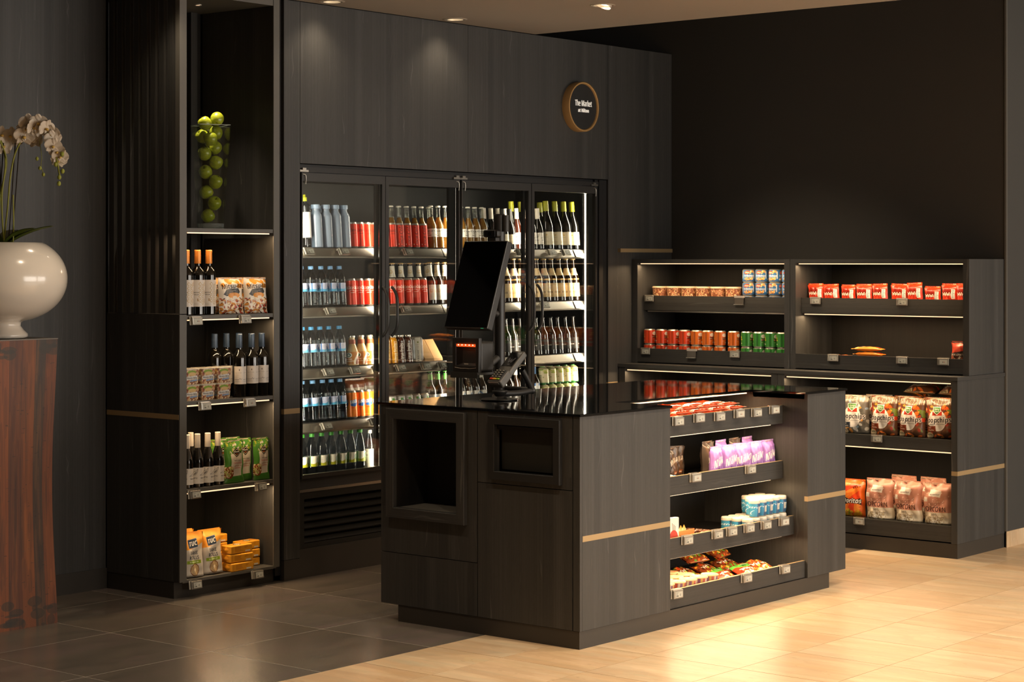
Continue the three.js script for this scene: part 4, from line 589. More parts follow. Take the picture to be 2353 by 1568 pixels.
K.corona = glassBottle(0.24, 0.0285, BEER, clearBeerGlass, (g, h, r) => {
  part('beer', lathe([[0, 0.006], [r * 0.9, 0.006], [r * 0.92, h * 0.5], [r * 0.88, h * 0.56], [r * 0.5, h * 0.67], [r * 0.4, h * 0.73], [0, h * 0.73]], 20), phys({ color: 0xc9913c, roughness: 0.15, transmission: 0.6, thickness: 0 }), g);
  part('label', shell(r * 1.012, h * 0.27, h * 0.46, Math.PI * 2, 24), L.corona, g); crown(capWhite)(g, h, r);
});
K.mopu = wine(0.244, 0.0305, BURG, L.winebird, foilWhite, 0.12, 0.4, 0.74); K.mopuRose = wine(0.24, 0.0305, BURG, L.winebird, foilWhite, 0.12, 0.4, 0.74, roseGlass);
K.cream = wine(0.29, 0.037, BURG, L.winecream, foilLime, 0.09, 0.36, 0.79, darkGlass, 4.4); K.cava = glassBottle(0.235, 0.031, BURG, darkGlass, (g, h, r) => { foil(h, r, 0.6, foilBlack, 0.46)(g); part('label', shell(r * 1.01, h * 0.12, h * 0.36, 2.2, 16), L.winecream, g); });
K.vio = water(0.214, 0.0305, L.vioblue, capBlue); K.vio3 = water(0.214, 0.0305, L.violight, capBlueDeep); K.viog = water(0.232, 0.0315, L.viogreen, capGreen, { l0: 0.27, l1: 0.5, sport: true, glass: petDim });
K.vit = water(0.222, 0.0275, L.vitamin, capWhite, { l0: 0.04, l1: 0.55, glass: petDim });
K.neckw = glassBottle(0.235, 0.0305, BEER, brownGlass, (g, h, r) => { crown(capGold)(g, h, r); part('neck_label', lathe([[r * 0.62, h * 0.66], [r * 0.48, h * 0.75], [r * 0.44, h * 0.93]], 22), L.oval, g); const s = new THREE.Shape(); part('label', shell(r * 1.01, h * 0.1, h * 0.46, 1.9, 18), L.oval, g); });
K.erd = glassBottle(0.256, 0.033, BEER, brownGlass, (g, h, r) => {
  crown(capGold)(g, h, r); part('label', shell(r * 1.012, h * 0.1, h * 0.42, 4.2, 26), L.erdinger, g);
  part('band', shell(r * 1.004, h * 0.49, h * 0.525, Math.PI * 2, 24), capGold, g);
  part('neck_label', lathe([[r * 0.86, h * 0.6], [r * 0.6, h * 0.68], [r * 0.48, h * 0.77]], 22), L.erdneck, g);
});
K.latte = glassBottle(0.16, 0.031, [[0, 0.01], [0.92, 0], [1, 0.03], [1, 0.4], [0.9, 0.52], [0.62, 0.7], [0.5, 0.8], [0.5, 0.93], [0.55, 0.94], [0.55, 0.96]], phys({ color: 0xc9a878, roughness: 0.08, clearcoat: 0.6, clearcoatRoughness: 0.04 }), (g, h, r) => { part('label', shell(r * 1.012, h * 0.05, h * 0.46, Math.PI * 2, 26), L.starry, g); part('neck_label', shell(r * 0.6, h * 0.72, h * 0.86, Math.PI * 2, 20), mat({ color: 0x9a4a2c, roughness: 0.5 }), g); part('cap', lathe([[0, h], [r * 0.56, h], [r * 0.6, h * 0.98], [r * 0.6, h * 0.94], [r * 0.5, h * 0.93]], 20), alu, g); });
const JUICE = [[0, 0.01], [0.94, 0], [1, 0.02], [1, 0.78], [0.9, 0.86], [0.72, 0.9], [0.72, 0.93]];
const juice = (c, lm) => glassBottle(0.152, 0.0272, JUICE, phys({ color: c, roughness: 0.06, clearcoat: 0.7, clearcoatRoughness: 0.03 }), (g, h, r) => { part('label', shell(r * 1.008, h * 0.1, h * 0.74, Math.PI * 2, 26), lm, g); part('cap', lathe([[0, h], [r * 0.8, h], [r * 0.84, h * 0.985], [r * 0.84, h * 0.92], [r * 0.7, h * 0.915]], 22), alu, g); });
K.oj = juice(0xd8921f, L.fruitorange); K.dk = juice(0x4a2114, L.fruitdark);
K.dbot = glassBottle(0.222, 0.0295, BEER, phys({ color: 0x1a130d, roughness: 0.05, clearcoat: 0.6, clearcoatRoughness: 0.02 }), (g, h, r) => { crown(capBlack)(g, h, r); part('label', shell(r * 1.012, h * 0.12, h * 0.42, Math.PI * 2, 24), L.clearprint, g); });
K.gneck = glassBottle(0.222, 0.0295, BEER, brownGlass, (g, h, r) => { crown(capGreen)(g, h, r); part('label', shell(r * 1.012, h * 0.1, h * 0.42, Math.PI * 2, 24), L.bluebeer, g); part('neck_label', shell(r * 0.46, h * 0.78, h * 0.93, Math.PI * 2, 18), capGreen, g); });
K.bb = glassBottle(0.222, 0.0285, BEER, brownGlass, (g, h, r) => { crown(alu)(g, h, r); part('label', shell(r * 1.012, h * 0.1, h * 0.44, Math.PI * 2, 24), L.bluebeer, g); part('neck_label', shell(r * 0.46, h * 0.76, h * 0.93, Math.PI * 2, 18), mat({ color: 0xb7b2a8, roughness: 0.4 }), g); });
K.kb = glassBottle(0.225, 0.0295, BEER, brownGlass, (g, h, r) => { crown(alu)(g, h, r); part('label', shell(r * 1.012, h * 0.04, h * 0.5, Math.PI * 2, 24), L.starbeer, g); part('neck_label', shell(r * 0.46, h * 0.72, h * 0.92, Math.PI * 2, 18), mat({ color: 0x5f86b8, roughness: 0.4 }), g); });
K.carton = proto(g => { const h = 0.104, w = 0.052; const b = new THREE.CylinderGeometry(w * 0.66, w * 0.66, h * 0.82, 8, 1, true, Math.PI / 8 - Math.PI, Math.PI * 2); b.translate(0, h * 0.41, 0); part('carton_body', b, L.carton, g); const s = new THREE.CylinderGeometry(w * 0.42, w * 0.66, h * 0.12, 8, 1, false, Math.PI / 8); s.translate(0, h * 0.88, 0); part('shoulder', s, mat({ color: 0xc2b98a, roughness: 0.45 }), g); part('cap', new THREE.CylinderGeometry(w * 0.3, w * 0.3, h * 0.06, 14), capGreen, g, [0, h * 0.97, 0]); part('carton_base', new THREE.CylinderGeometry(w * 0.66, w * 0.66, 0.002, 8, 1, false, Math.PI / 8), capGreen, g, [0, 0.001, 0]); });
const RN = ['top fridge shelf', 'second fridge shelf', 'third fridge shelf', 'fourth fridge shelf', 'fridge floor'];
function inFridge(row, d, p, name, label, cat, group, x, ry = 0, yUp = 0) {
  const s = row < 4 ? TILT : 0, y = ROWY[row] + 0.0005;
  const o = place(p, name, label, cat, group, [x, y + d * Math.sin(s) + yUp * Math.cos(s), SHELF_Z - d * Math.cos(s) + yUp * Math.sin(s)]); o.rotation.set(s, ry, 0); return o;
}
// one shelf's front row: [prototype, name, what it is, category, radius, xs, anchor]
function fridgeRow(row, sets, d = 0.042) {
  const all = []; sets.forEach((s, k) => s.xs.forEach((x, i) => all.push({ x, r: s.r, s, i, k })));
  all.sort((a, b) => a.x - b.x); relax(all);
  all.forEach(o => { const s = o.s, n = s.xs.length, p = Array.isArray(s.p) ? s.p[o.i % s.p.length] : s.p; reseed(row * 100 + o.k * 31 + o.i); inFridge(row, s.d ?? d, p, s.name, n > 1 ? `${ORD[o.i]} ${s.what} from the ${s.from}, ${RN[row]}` : `${s.what}, ${RN[row]}`, s.cat, n > 1 ? s.g ?? `${s.what}s on the ${RN[row]}` : null, o.x, (s.turn ?? -0.4) + rr(-0.25, 0.25)); });
}
fridgeRow(0, [
  { p: K.active, name: 'sport_bottle', what: 'clear sport bottle with lime cap', cat: 'bottle', r: 0.029, xs: [0.735], turn: -0.7 },
  { p: K.blue, name: 'blue_bottle', what: 'pale blue bottle', cat: 'bottle', r: 0.0315, xs: [0.811, 0.885, 0.954, 1.018], from: 'sport bottle' },
  { p: [K.zero, K.zero, K.zero, K.zero, K.zero, K.zero, K.zeroSide, K.zeroSide, K.zeroSide, K.zeroSide], name: 'cola_can', what: 'red slim can with black script', cat: 'can', r: 0.0268, xs: [1.078, 1.132, 1.187, 1.242, 1.321, 1.378, 1.44, 1.5, 1.564, 1.63], from: 'blue bottles' },
  { p: K.corona, name: 'clear_beer_bottle', what: 'clear beer bottle', cat: 'bottle', r: 0.029, xs: [1.707, 1.768, 1.828, 1.962, 2.022, 2.082, 2.142], from: 'red cans' },
  { p: K.cava, name: 'sparkling_wine_bottle', what: 'black-foiled wine bottle', cat: 'bottle', r: 0.031, xs: [2.325, 2.388], from: 'clear beer bottles' },
  { p: [K.mopuRose, K.mopuRose, K.mopu, K.mopu], name: 'small_wine_bottle', what: 'white-capped small wine bottle', cat: 'bottle', r: 0.0308, xs: [2.453, 2.518, 2.583, 2.648], from: 'black-foiled bottles', turn: -0.3 },
  { p: K.cream, name: 'green_capped_wine_bottle', what: 'lime-capped wine bottle', cat: 'bottle', r: 0.0375, xs: [2.733, 2.82, 2.905, 2.985], from: 'white-capped bottles', turn: -0.5 }]);
[1.452, 1.515, 1.577, 1.638, 1.699, 1.76].forEach((x, i) => inFridge(0, 0.105, K.corona, 'clear_beer_bottle', `${ORD[i]} clear beer bottle in the row behind the red cans`, 'bottle', 'clear beer bottles behind the cans', x, i));
[2.24, 2.304, 2.368, 2.432].forEach((x, i) => inFridge(0, 0.11, K.mopu, 'small_wine_bottle', `${ORD[i]} white-capped wine bottle in the rear row behind black-foiled bottles`, 'bottle', 'rear white-capped wine bottles', x, 2));
[2.51, 2.6, 2.69, 2.78].forEach((x, i) => inFridge(0, 0.125, K.cream, 'green_capped_wine_bottle', `${ORD[i]} lime-capped wine bottle in the rear row, top fridge shelf`, 'bottle', 'rear lime-capped wine bottles', x, 2));
inFridge(0, 0.115, K.blue, 'blue_bottle', 'pale blue bottle standing alone behind the front blue bottles', 'bottle', 'pale blue bottles on the top fridge shelf', 0.905, 1);
fridgeRow(1, [
  { p: K.vio, name: 'water_bottle', what: 'blue-labelled water bottle', cat: 'bottle', r: 0.031, xs: [0.706, 0.776, 0.85, 0.918, 0.985], from: 'fridge\'s nearest side', turn: -0.8 },
  { p: K.coke, name: 'cola_can', what: 'red slim can with white script', cat: 'can', r: 0.0268, xs: [1.069, 1.128, 1.192, 1.247, 1.32, 1.378, 1.439, 1.511, 1.57, 1.63], from: 'water bottles' },
  { p: K.neckw, name: 'white_necked_beer_bottle', what: 'white-necked beer bottle', cat: 'bottle', r: 0.0307, xs: [1.695, 1.758, 1.821], from: 'red cans' },
  { p: K.erd, name: 'wheat_beer_bottle', what: 'cream-labelled wheat beer bottle', cat: 'bottle', r: 0.033, xs: [2.352, 2.428, 2.495, 2.568, 2.638, 2.71, 2.779, 2.852, 2.924, 2.993], from: 'touchscreen', turn: -0.45 }]);
[1.463, 1.533, 1.607, 1.676, 1.745].forEach((x, i) => inFridge(1, 0.107, K.neckw, 'white_necked_beer_bottle', `${ORD[i]} white-necked beer bottle in the row behind the red cans`, 'bottle', 'white-necked beer bottles behind the cans', x, i * 0.3));
fridgeRow(2, [
  { p: K.vio3, name: 'water_bottle', what: 'pale-labelled water bottle', cat: 'bottle', r: 0.031, xs: [0.715, 0.779, 0.843, 0.907, 0.985], from: 'fridge\'s nearest side', turn: -0.8 },
  { p: K.latte, name: 'iced_coffee_bottle', what: 'beige iced coffee bottle', cat: 'bottle', r: 0.0315, xs: [1.076, 1.145, 1.212], from: 'water bottles' },
  { p: K.oj, name: 'orange_smoothie', what: 'orange smoothie bottle', cat: 'bottle', r: 0.0275, xs: [1.272, 1.33, 1.388], from: 'iced coffees' },
  { p: K.dk, name: 'dark_smoothie', what: 'dark red smoothie bottle', cat: 'bottle', r: 0.0275, xs: [1.446, 1.504], from: 'orange smoothies' },
  { p: K.dbot, name: 'dark_soda_bottle', what: 'dark soda bottle with white print', cat: 'bottle', r: 0.0297, xs: [2.352, 2.415, 2.488, 2.564, 2.63, 2.695, 2.77, 2.835, 2.913, 2.99], from: 'touchscreen' }]);
fridgeRow(3, [
  { p: K.vio, name: 'water_bottle', what: 'blue-labelled water bottle', cat: 'bottle', r: 0.031, xs: [0.715, 0.79, 0.862, 0.926, 0.99], from: 'fridge\'s nearest side', turn: -0.8 },
  { p: K.fanta, name: 'orange_soda_can', what: 'orange soda can', cat: 'can', r: 0.0277, xs: [1.072, 1.132, 1.19, 1.248, 1.312], from: 'water bottles' },
  { p: [K.sodaG, K.sodaB, K.sodaG, K.sodaB, K.sodaG], name: 'green_soda_can', what: 'silver and green soda can', cat: 'can', r: 0.0292, xs: [1.375, 1.444, 1.507, 1.571, 1.638], from: 'orange cans' },
  { p: K.gneck, name: 'green_necked_beer_bottle', what: 'green-necked beer bottle', cat: 'bottle', r: 0.0298, xs: [1.7, 1.763, 1.826], from: 'green soda cans' },
  { p: K.bb, name: 'brown_beer_bottle', what: 'brown beer bottle with round label', cat: 'bottle', r: 0.0288, xs: [1.947, 2.008, 2.07, 2.134, 2.317, 2.379, 2.441, 2.503], from: 'green-necked bottles' },
  { p: K.kb, name: 'star_label_beer_bottle', what: 'brown beer bottle with blue and silver label', cat: 'bottle', r: 0.0298, xs: [2.615] }]);
{
  const xs = relax([2.7, 2.772, 2.844, 2.915, 2.987].map(x => ({ x, r: 0.035 })));
  for (let k = 0; k < 2; k++) xs.forEach((o, i) => inFridge(3, 0.044, K.carton, 'juice_carton', `${ORD[i]} apple drink carton from the star-label bottle, ${k ? 'upper' : 'lower'} layer`, 'carton', `apple drink cartons, ${k ? 'upper' : 'lower'} layer`, o.x, -0.4, k * 0.1045));
}
fridgeRow(4, [
  { p: K.viog, name: 'green_water_bottle', what: 'green-capped bottle with cream label', cat: 'bottle', r: 0.032, xs: [0.7, 0.77, 0.841, 0.912, 0.983, 1.054, 1.125], from: 'fridge\'s nearest side', turn: -0.8 },
  { p: K.vit, name: 'grey_label_bottle', what: 'grey-labelled vitamin drink bottle', cat: 'bottle', r: 0.028, xs: [1.2, 1.262], from: 'green-capped bottles', turn: -0.6 }]);
// chilled snacks
{
  const kraft = mat({ color: 0xb68d5c, roughness: 0.7 }), film = phys({ color: 0xd9d2c6, roughness: 0.12, transmission: 0.6, thickness: 0 }), bread = mat({ color: 0x7a4a2a, roughness: 0.8 });
  K.sand = proto(g => {
    const s = new THREE.Shape(); s.moveTo(0, 0); s.lineTo(0.12, 0); s.lineTo(0.12, 0.012); s.lineTo(0.02, 0.118); s.lineTo(0, 0.118); s.closePath(); s.autoClose = true;
    const b = new THREE.ExtrudeGeometry(s, { depth: 0.052, bevelEnabled: true, bevelSize: 0.002, bevelThickness: 0.002, bevelSegments: 1 }); b.translate(-0.06, 0.003, -0.026); b.rotateY(-Math.PI / 2); part('box', b, kraft, g);
    const w = new THREE.PlaneGeometry(0.03, 0.085); part('window', w, bread, g, [0, 0.058, 0.0125], [-0.756, 0, 0]);
    part('sticker', new THREE.PlaneGeometry(0.032, 0.04), mat({ color: 0xa8a29a, roughness: 0.5 }), g, [0, 0.1, -0.026], [-0.756, 0, 0]);
  });
  inFridge(2, 0.09, K.sand, 'sandwich_box', 'brown card sandwich wedge box beside the bread roll pack', 'box', 'brown sandwich boxes', 1.69, -0.35);
  inFridge(2, 0.09, K.sand, 'sandwich_box', 'brown card sandwich wedge box nearest the scanner', 'box', 'brown sandwich boxes', 1.764, -0.35);
  const roll = proto(g => { const f = new THREE.CapsuleGeometry(0.034, 0.05, 6, 16); f.translate(0, 0.062, 0); part('bread_roll', f, bread, g); part('film_wrap', rbox(0.082, 0.14, 0.078, 0.02, 3).translate(0, 0.0702, 0), film, g); const b = new THREE.CylinderGeometry(0.07, 0.07, 0.038, 14, 1, true, -0.75, 1.5); b.rotateZ(Math.PI / 2); b.translate(-0.004, 0.07, -0.026); part('paper_band', new THREE.PlaneGeometry(0.034, 0.13, 1, 8).translate(0.005, 0.068, 0.0405), L.freshtag, g); });
  inFridge(2, 0.062, roll, 'wrapped_bread_roll', 'film-wrapped bread roll with a white paper band', 'bread roll', null, 1.586, -0.5);
  const bb = bag(0.115, 0.15, 0.05, L.bagel, 71);
  inFridge(3, 0.16, bb, 'bagel_bag', 'brown bagel bag peeking above orange cans, nearer the water bottles', 'bag', 'brown bagel bags', 1.225, -0.4, 0.05); inFridge(3, 0.16, bb, 'bagel_bag', 'brown bagel bag peeking above orange cans, farther from water bottles', 'bag', 'brown bagel bags', 1.345, -0.4, 0.055);
  const blk = proto(g => part('crate', rbox(0.34, 0.048, 0.1, 0.006), M.blackMetal, g, [0, 0.024, 0]));
  inFridge(3, 0.16, blk, 'storage_crate', 'low dark crate under the bagel bags behind orange cans', 'crate', null, 1.28, 0);
}
// ---------- goods on the tall unit ----------
K.w2 = wine(0.312, 0.0345, WINE, L.winepattern, foilOrange, 0.13, 0.54, 0.79, darkGlass, 4.4); K.w3 = wine(0.31, 0.034, WINE, L.winecroix, foilBlue, 0.21, 0.49, 0.78, darkGlass, 2.6); K.w4 = wine(0.255, 0.0305, BURG, L.winebird, foilWhite, 0.07, 0.37, 0.74);
const SY = { 2: 1.3425, 3: 0.9345, 4: 0.5185, 5: 0.0885 };
[[-0.171, 1], [-0.1, 1], [-0.029, 1]].forEach(([x], i) => place(K.w2, 'orange_capped_wine', ['orange-capped wine bottle half hidden by the unit\'s front post', 'orange-capped wine bottle in the middle of its row of three', 'orange-capped wine bottle beside the orange snack bags'][i], 'bottle', 'orange-capped wine bottles', [x, SY[2], -0.022], [0, -0.45, 0]));
K.mits = bag(0.145, 0.168, 0.05, L.mitsuba, 11);
[[0.115, -0.02, 'first orange and white snack bag from the orange-capped wine, front row'], [0.278, -0.02, 'orange and white snack bag at the shelf end, front row'], [0.1, -0.085, 'orange and white snack bag behind, nearer the orange-capped wine'], [0.262, -0.085, 'orange and white snack bag behind, nearer the shelf end']].forEach(([x, z, l], i) => place(K.mits, 'snack_bag', l, 'bag', 'orange and white snack bags', [x, SY[2], z], [-0.05, -0.12 + (i % 2) * 0.06, 0]));
[0.168, 0.25, 0.3225].forEach((x, i) => place(K.w3, 'blue_capped_wine', `${ORD[i]} blue-capped red wine from the nut tubs, front row`, 'bottle', 'blue-capped wine bottles', [x, SY[3], -0.022 - (i === 2 ? 0.004 : 0)], [0, -0.2, 0]));
[0.1, 0.178, 0.26].forEach((x, i) => place(K.w3, 'blue_capped_wine', `${ORD[i]} blue-capped red wine from the nut tubs, rear row`, 'bottle', 'blue-capped wine bottles', [x, SY[3], -0.125], [0, -0.2, 0]));
K.nut = cup(0.088, 0.077, L.nutcup, phys({ color: 0xe8e2d4, roughness: 0.15, transmission: 0.5, thickness: 0 }), true);
for (let k = 0; k < 2; k++) [-0.152, -0.05, 0.052].forEach((x, i) => place(K.nut, 'nut_tub', `${['shelf-end', 'middle', 'wine-side'][i]} mixed nut tub with green label, ${k ? 'upper' : 'lower'} layer`, 'tub', 'mixed nut tubs', [x, SY[3] + k * 0.0775, -0.042], [0, -0.02, 0]));
[-0.168, -0.103, -0.038, 0.027].forEach((x, i) => place(K.w4, 'white_capped_wine', `${ORD[i]} white-capped small wine from the front post, front row`, 'bottle', 'white-capped small wine bottles', [x, SY[4], -0.02], [0, -0.45, 0]));
[-0.15, -0.075].forEach((x, i) => place(K.w4, 'white_capped_wine', `${ORD[i]} white-capped small wine from the front post, rear row`, 'bottle', 'white-capped small wine bottles', [x, SY[4], -0.1], [0, -0.45, 0]));
K.pist = bag(0.118, 0.2, 0.03, L.pistachio, 23);
[[0.122, -0.004, 'first green pistachio bag from the white-capped wine, front row'], [0.218, -0.046, 'second green pistachio bag from the white-capped wine, front row'], [0.304, -0.004, 'green pistachio bag at the shelf end, leaning back'], [0.112, -0.09, 'green pistachio bag mostly hidden behind the first one'], [0.222, -0.13, 'green pistachio bag behind with only its top showing']].forEach(([x, z, l], i) => place(K.pist, 'pistachio_bag', l, 'bag', 'green pistachio bags', [x, SY[4], z], [-0.07, -0.1, 0], i === 2 ? [0.85, 1, 1] : 1));
K.rolls = bag(0.15, 0.205, 0.075, L.bakerolls, 37, mat({ color: 0xe09a30, roughness: 0.4 }), 0.85);
[[-0.128, -0.03, 'white and yellow bread-chip bag cut off by the front post'], [0.0, -0.035, 'white and yellow bread-chip bag beside the cracker packs'], [-0.1, -0.13, 'white and yellow bread-chip bag behind, only its top showing']].forEach(([x, z, l], i) => place(K.rolls, 'bread_chip_bag', l, 'bag', 'white and yellow bread-chip bags', [x, SY[5], z], [-0.06, -0.22, i === 1 ? 0.03 : 0], [0.84, 1, 0.9]));
K.crack = proto(g => {
  const b = new RoundedBoxGeometry(0.15, 0.04, 0.068, 2, 0.006), p = b.attributes.position, n = b.attributes.normal, uv = b.attributes.uv; for (let i = 0; i < p.count; i++) uv.setXY(i, p.getX(i) / 0.15 + 0.5, p.getY(i) / 0.04 + 0.5); b.translate(0, 0.0205, 0); part('pack', b, L.crackers, g);
  const t = new THREE.PlaneGeometry(0.138, 0.056); t.rotateX(-Math.PI / 2); t.translate(0, 0.0408, 0); part('top_print', t, L.crackertop, g);
  for (const s of [-1, 1]) { const f = new THREE.CylinderGeometry(0.004, 0.024, 0.01, 4, 1); f.rotateZ(-s * Math.PI / 2); f.scale(1, 0.72, 1.15); f.translate(s * 0.079, 0.0205, 0); part('folded_end', f, mat({ color: 0xd8901f, roughness: 0.35 }), g); }
});
for (let k = 0; k < 3; k++) { place(K.crack, 'cracker_pack', `${['lowest', 'middle', 'topmost'][k]} yellow cracker pack in the stack beside the bread-chip bags`, 'pack', 'yellow cracker packs', [0.158, SY[5] + k * 0.0425, -0.02 - k * 0.004], [0, [0.04, -0.02, 0.05][k], 0]); place(K.crack, 'cracker_pack', `${['lowest', 'middle', 'topmost'][k]} yellow cracker pack in the stack at the shelf end`, 'pack', 'yellow cracker packs', [0.278, SY[5] + k * 0.0425, -0.09], [0, [0.02, -0.03, 0.03][k], 0], [0.84, 1, 1]); }
for (let k = 0; k < 4; k++) place(K.crack, 'cracker_pack', `${['lowest', 'second', 'third', 'topmost'][k]} yellow cracker pack in the rear stack`, 'pack', 'yellow cracker packs', [0.115, SY[5] + k * 0.0425, -0.15], [0, 0.05, 0], [0.9, 1, 0.9]);
// vase of apples
{
  const t = thing('glass_vase', 'tall square clear glass vase standing on the upper shelf', 'vase', [0.155, 1.7585, -0.215], -0.45);
  const glass = phys({ color: 0xf0f3f0, roughness: 0.02, transmission: 1, thickness: 0, ior: 1.5 }), g = [];
  const H = 0.515, a0 = 0.052, a1 = 0.079;
  const wall = new THREE.CylinderGeometry(a1 * 1.414, a0 * 1.414, H, 4, 1, true, Math.PI / 4).toNonIndexed(); wall.computeVertexNormals(); wall.translate(0, H / 2, 0); part('vase_wall', wall, glass, t);
  const inner = new THREE.CylinderGeometry((a1 - 0.004) * 1.414, (a0 - 0.004) * 1.414, H - 0.03, 4, 1, true, Math.PI / 4).toNonIndexed(); inner.computeVertexNormals(); inner.translate(0, 0.03 + (H - 0.03) / 2, 0); part('vase_inner_wall', inner, glass, t);
  const base = new THREE.CylinderGeometry((a0 + 0.0015) * 1.414, a0 * 1.414, 0.028, 4, 1, false, Math.PI / 4); base.translate(0, 0.0142, 0); part('vase_base', base, phys({ color: 0xdfe6e2, roughness: 0.04, transmission: 0.85, thickness: 0 }), t);
  const rimM = phys({ color: 0xc9cfcb, roughness: 0.1, transmission: 0.5, thickness: 0 });
  for (let i = 0; i < 4; i++) { const e = new THREE.BoxGeometry(a1 * 2, 0.003, 0.004); e.rotateY(0); e.translate(0, H, a1 - 0.002); e.rotateY(i * Math.PI / 2); part('rim', e, rimM, t); }
  const skin = tex(128, 128, (x, w, h) => { reseed(3); rect(x, '#96a022', 0, 0, w, h); for (let i = 0; i < 500; i++) ell(x, i % 3 ? 'rgba(176,184,52,0.25)' : 'rgba(96,110,22,0.25)', rr(0, w), rr(0, h), rr(1, 9), rr(1, 4), 0); });
  const am = phys({ map: skin, roughness: 0.32, clearcoat: 0.25 }), stemM = mat({ color: 0x4a3a1c, roughness: 0.8 });
  const ap = proto(q => { part('flesh', lathe([[0, 0.008], [0.006, 0.003], [0.014, 0.0005], [0.024, 0.006], [0.032, 0.02], [0.0345, 0.035], [0.032, 0.051], [0.024, 0.062], [0.012, 0.066], [0.005, 0.062], [0, 0.056]], 20), am, q); part('stem', tube([[0, 0.054, 0], [0.002, 0.064, 0], [0.005, 0.072, 0.001]], 0.0016, 6, 5), stemM, q); });
  const spots = [[-0.008, 0.032, 0, 1], [0.016, 0.092, 0.01, 0], [-0.016, 0.15, -0.005, 1], [0.018, 0.21, 0.01, 0], [-0.02, 0.262, 0.0, 1], [0.025, 0.286, 0, 0], [-0.022, 0.342, -0.01, 0], [0.028, 0.36, -0.02, 1], [-0.01, 0.414, 0.026, 0], [-0.03, 0.43, -0.036, 0], [0.036, 0.444, -0.025, 1], [-0.03, 0.492, 0.022, 1], [0.024, 0.512, 0.012, 0]];
  const c = Math.cos(-0.45), s = Math.sin(-0.45), AR = 0.0353;
  for (let n = 0; n < 400; n++) for (let i = 0; i < spots.length; i++) {
    const p = spots[i]; for (let k = 0; k < i; k++) { const q = spots[k], dx = p[0] - q[0], dy = p[1] - q[1], dz = p[2] - q[2], d = Math.hypot(dx, dy, dz) || 1e-6; if (d < AR * 2) { const m = (AR * 2 - d) / d / 2; p[0] += dx * m; p[1] += dy * m; p[2] += dz * m; q[0] -= dx * m; q[1] -= dy * m; q[2] -= dz * m; } }
    p[1] = Math.max(p[1], 0.034); const lim = a0 + (a1 - a0) * Math.max(0, p[1] - 0.01) / H - 0.0055 - AR; p[0] = Math.min(lim, Math.max(-lim, p[0])); p[2] = Math.min(lim, Math.max(-lim, p[2]));
  }
  spots.forEach(([x, y, z, k], i) => { reseed(40 + i); const o = place(ap, 'green_apple', i === 12 ? 'topmost green apple sticking out of the glass vase' : i === 0 ? 'lowest green apple at the bottom of the glass vase' : `${ORD[i]} green apple counting up in the glass vase`, 'apple', 'green apples in the vase', [0.155 + x * c + z * s, 1.7585 + y + (k ? 0 : 0.0), -0.215 - x * s + z * c], [0, 0, 0], 0.97); const tilt = rr(-1.1, 1.1), q = rr(-1, 1); o.rotation.set(tilt, 0, q); const off = new THREE.Vector3(0, 0.033, 0).applyEuler(o.rotation); o.position.x -= off.x; o.position.z -= off.z; o.position.y += 0.033 - off.y; });
}
// ---------- goods in the snack cabinets (facing -x) ----------
const FACE = -Math.PI / 2;
K.cash = cup(0.1, 0.128, L.cashews, mat({ color: 0xbfa98c, roughness: 0.35 }), false);
[0.125, 0.232, 0.34, 0.446, 0.553, 0.66].forEach((z, i) => place(K.cash, 'cashew_tub', `${ORD[i]} clear tub of cashews counting towards the blue tins`, 'tub', 'cashew tubs', [3.53, 1.3185, z], [0, rr(0, 6), 0]));
K.tin = can(0.078, 0.0385, L.peanuts);
for (let k = 0; k < 3; k++) [0.772, 0.862, 0.955, 1.046].forEach((z, i) => place(K.tin, 'peanut_tin', `${['bottom', 'middle', 'top'][k]} blue peanut tin in the ${ORD[i]} stack from the cashews`, 'tin', 'blue peanut tins', [3.525, 1.3185 + k * 0.0785, z], [0, FACE + [0.3, 0.1, -0.3, 0.2][i] + k * 0.1, 0]));
K.cr = ['crispred', 'crisporange', 'crispgreen'].map(k => can(0.0905, 0.0355, L[k]));
for (let k = 0; k < 2; k++) {
  const zs = relax([0.099, 0.189, 0.273, 0.359, 0.447, 0.527, 0.615, 0.712, 0.804, 0.889, 0.97, 1.05].map(x => ({ x, r: 0.036 })));
  zs.forEach((o, i) => { const c = i < 4 ? 0 : i < 8 ? 1 : 2; place(K.cr[c], 'chip_can', `${ORD[i % 4]} ${['red', 'orange', 'green'][c]} chip can of its colour, ${k ? 'upper' : 'lower'} layer`, 'can', `${['red', 'orange', 'green'][c]} chip cans`, [3.452, 1.0025 + k * 0.0912, o.x], [0, FACE + 0.25 + rr(-0.25, 0.15), 0]); });
}
K.gummy = bag(0.112, 0.142, 0.042, L.gummy, 53);
[1.232, 1.333, 1.438, 1.548, 1.648, 1.762, 1.872, 1.975, 2.075, 2.173].forEach((z, i) => place(K.gummy, 'red_snack_bag', `${ORD[i]} small red snack bag counting away from the chip cans`, 'bag', 'small red snack bags', [3.525 + (i % 3) * 0.006, 1.3185, z], [0, FACE + rr(-0.18, 0.18), rr(-0.05, 0.05)], [0.9, rr(0.94, 1.06), 1]));
K.obar = barProto(0.17, 0.05, 0.028, L.bars, 61);
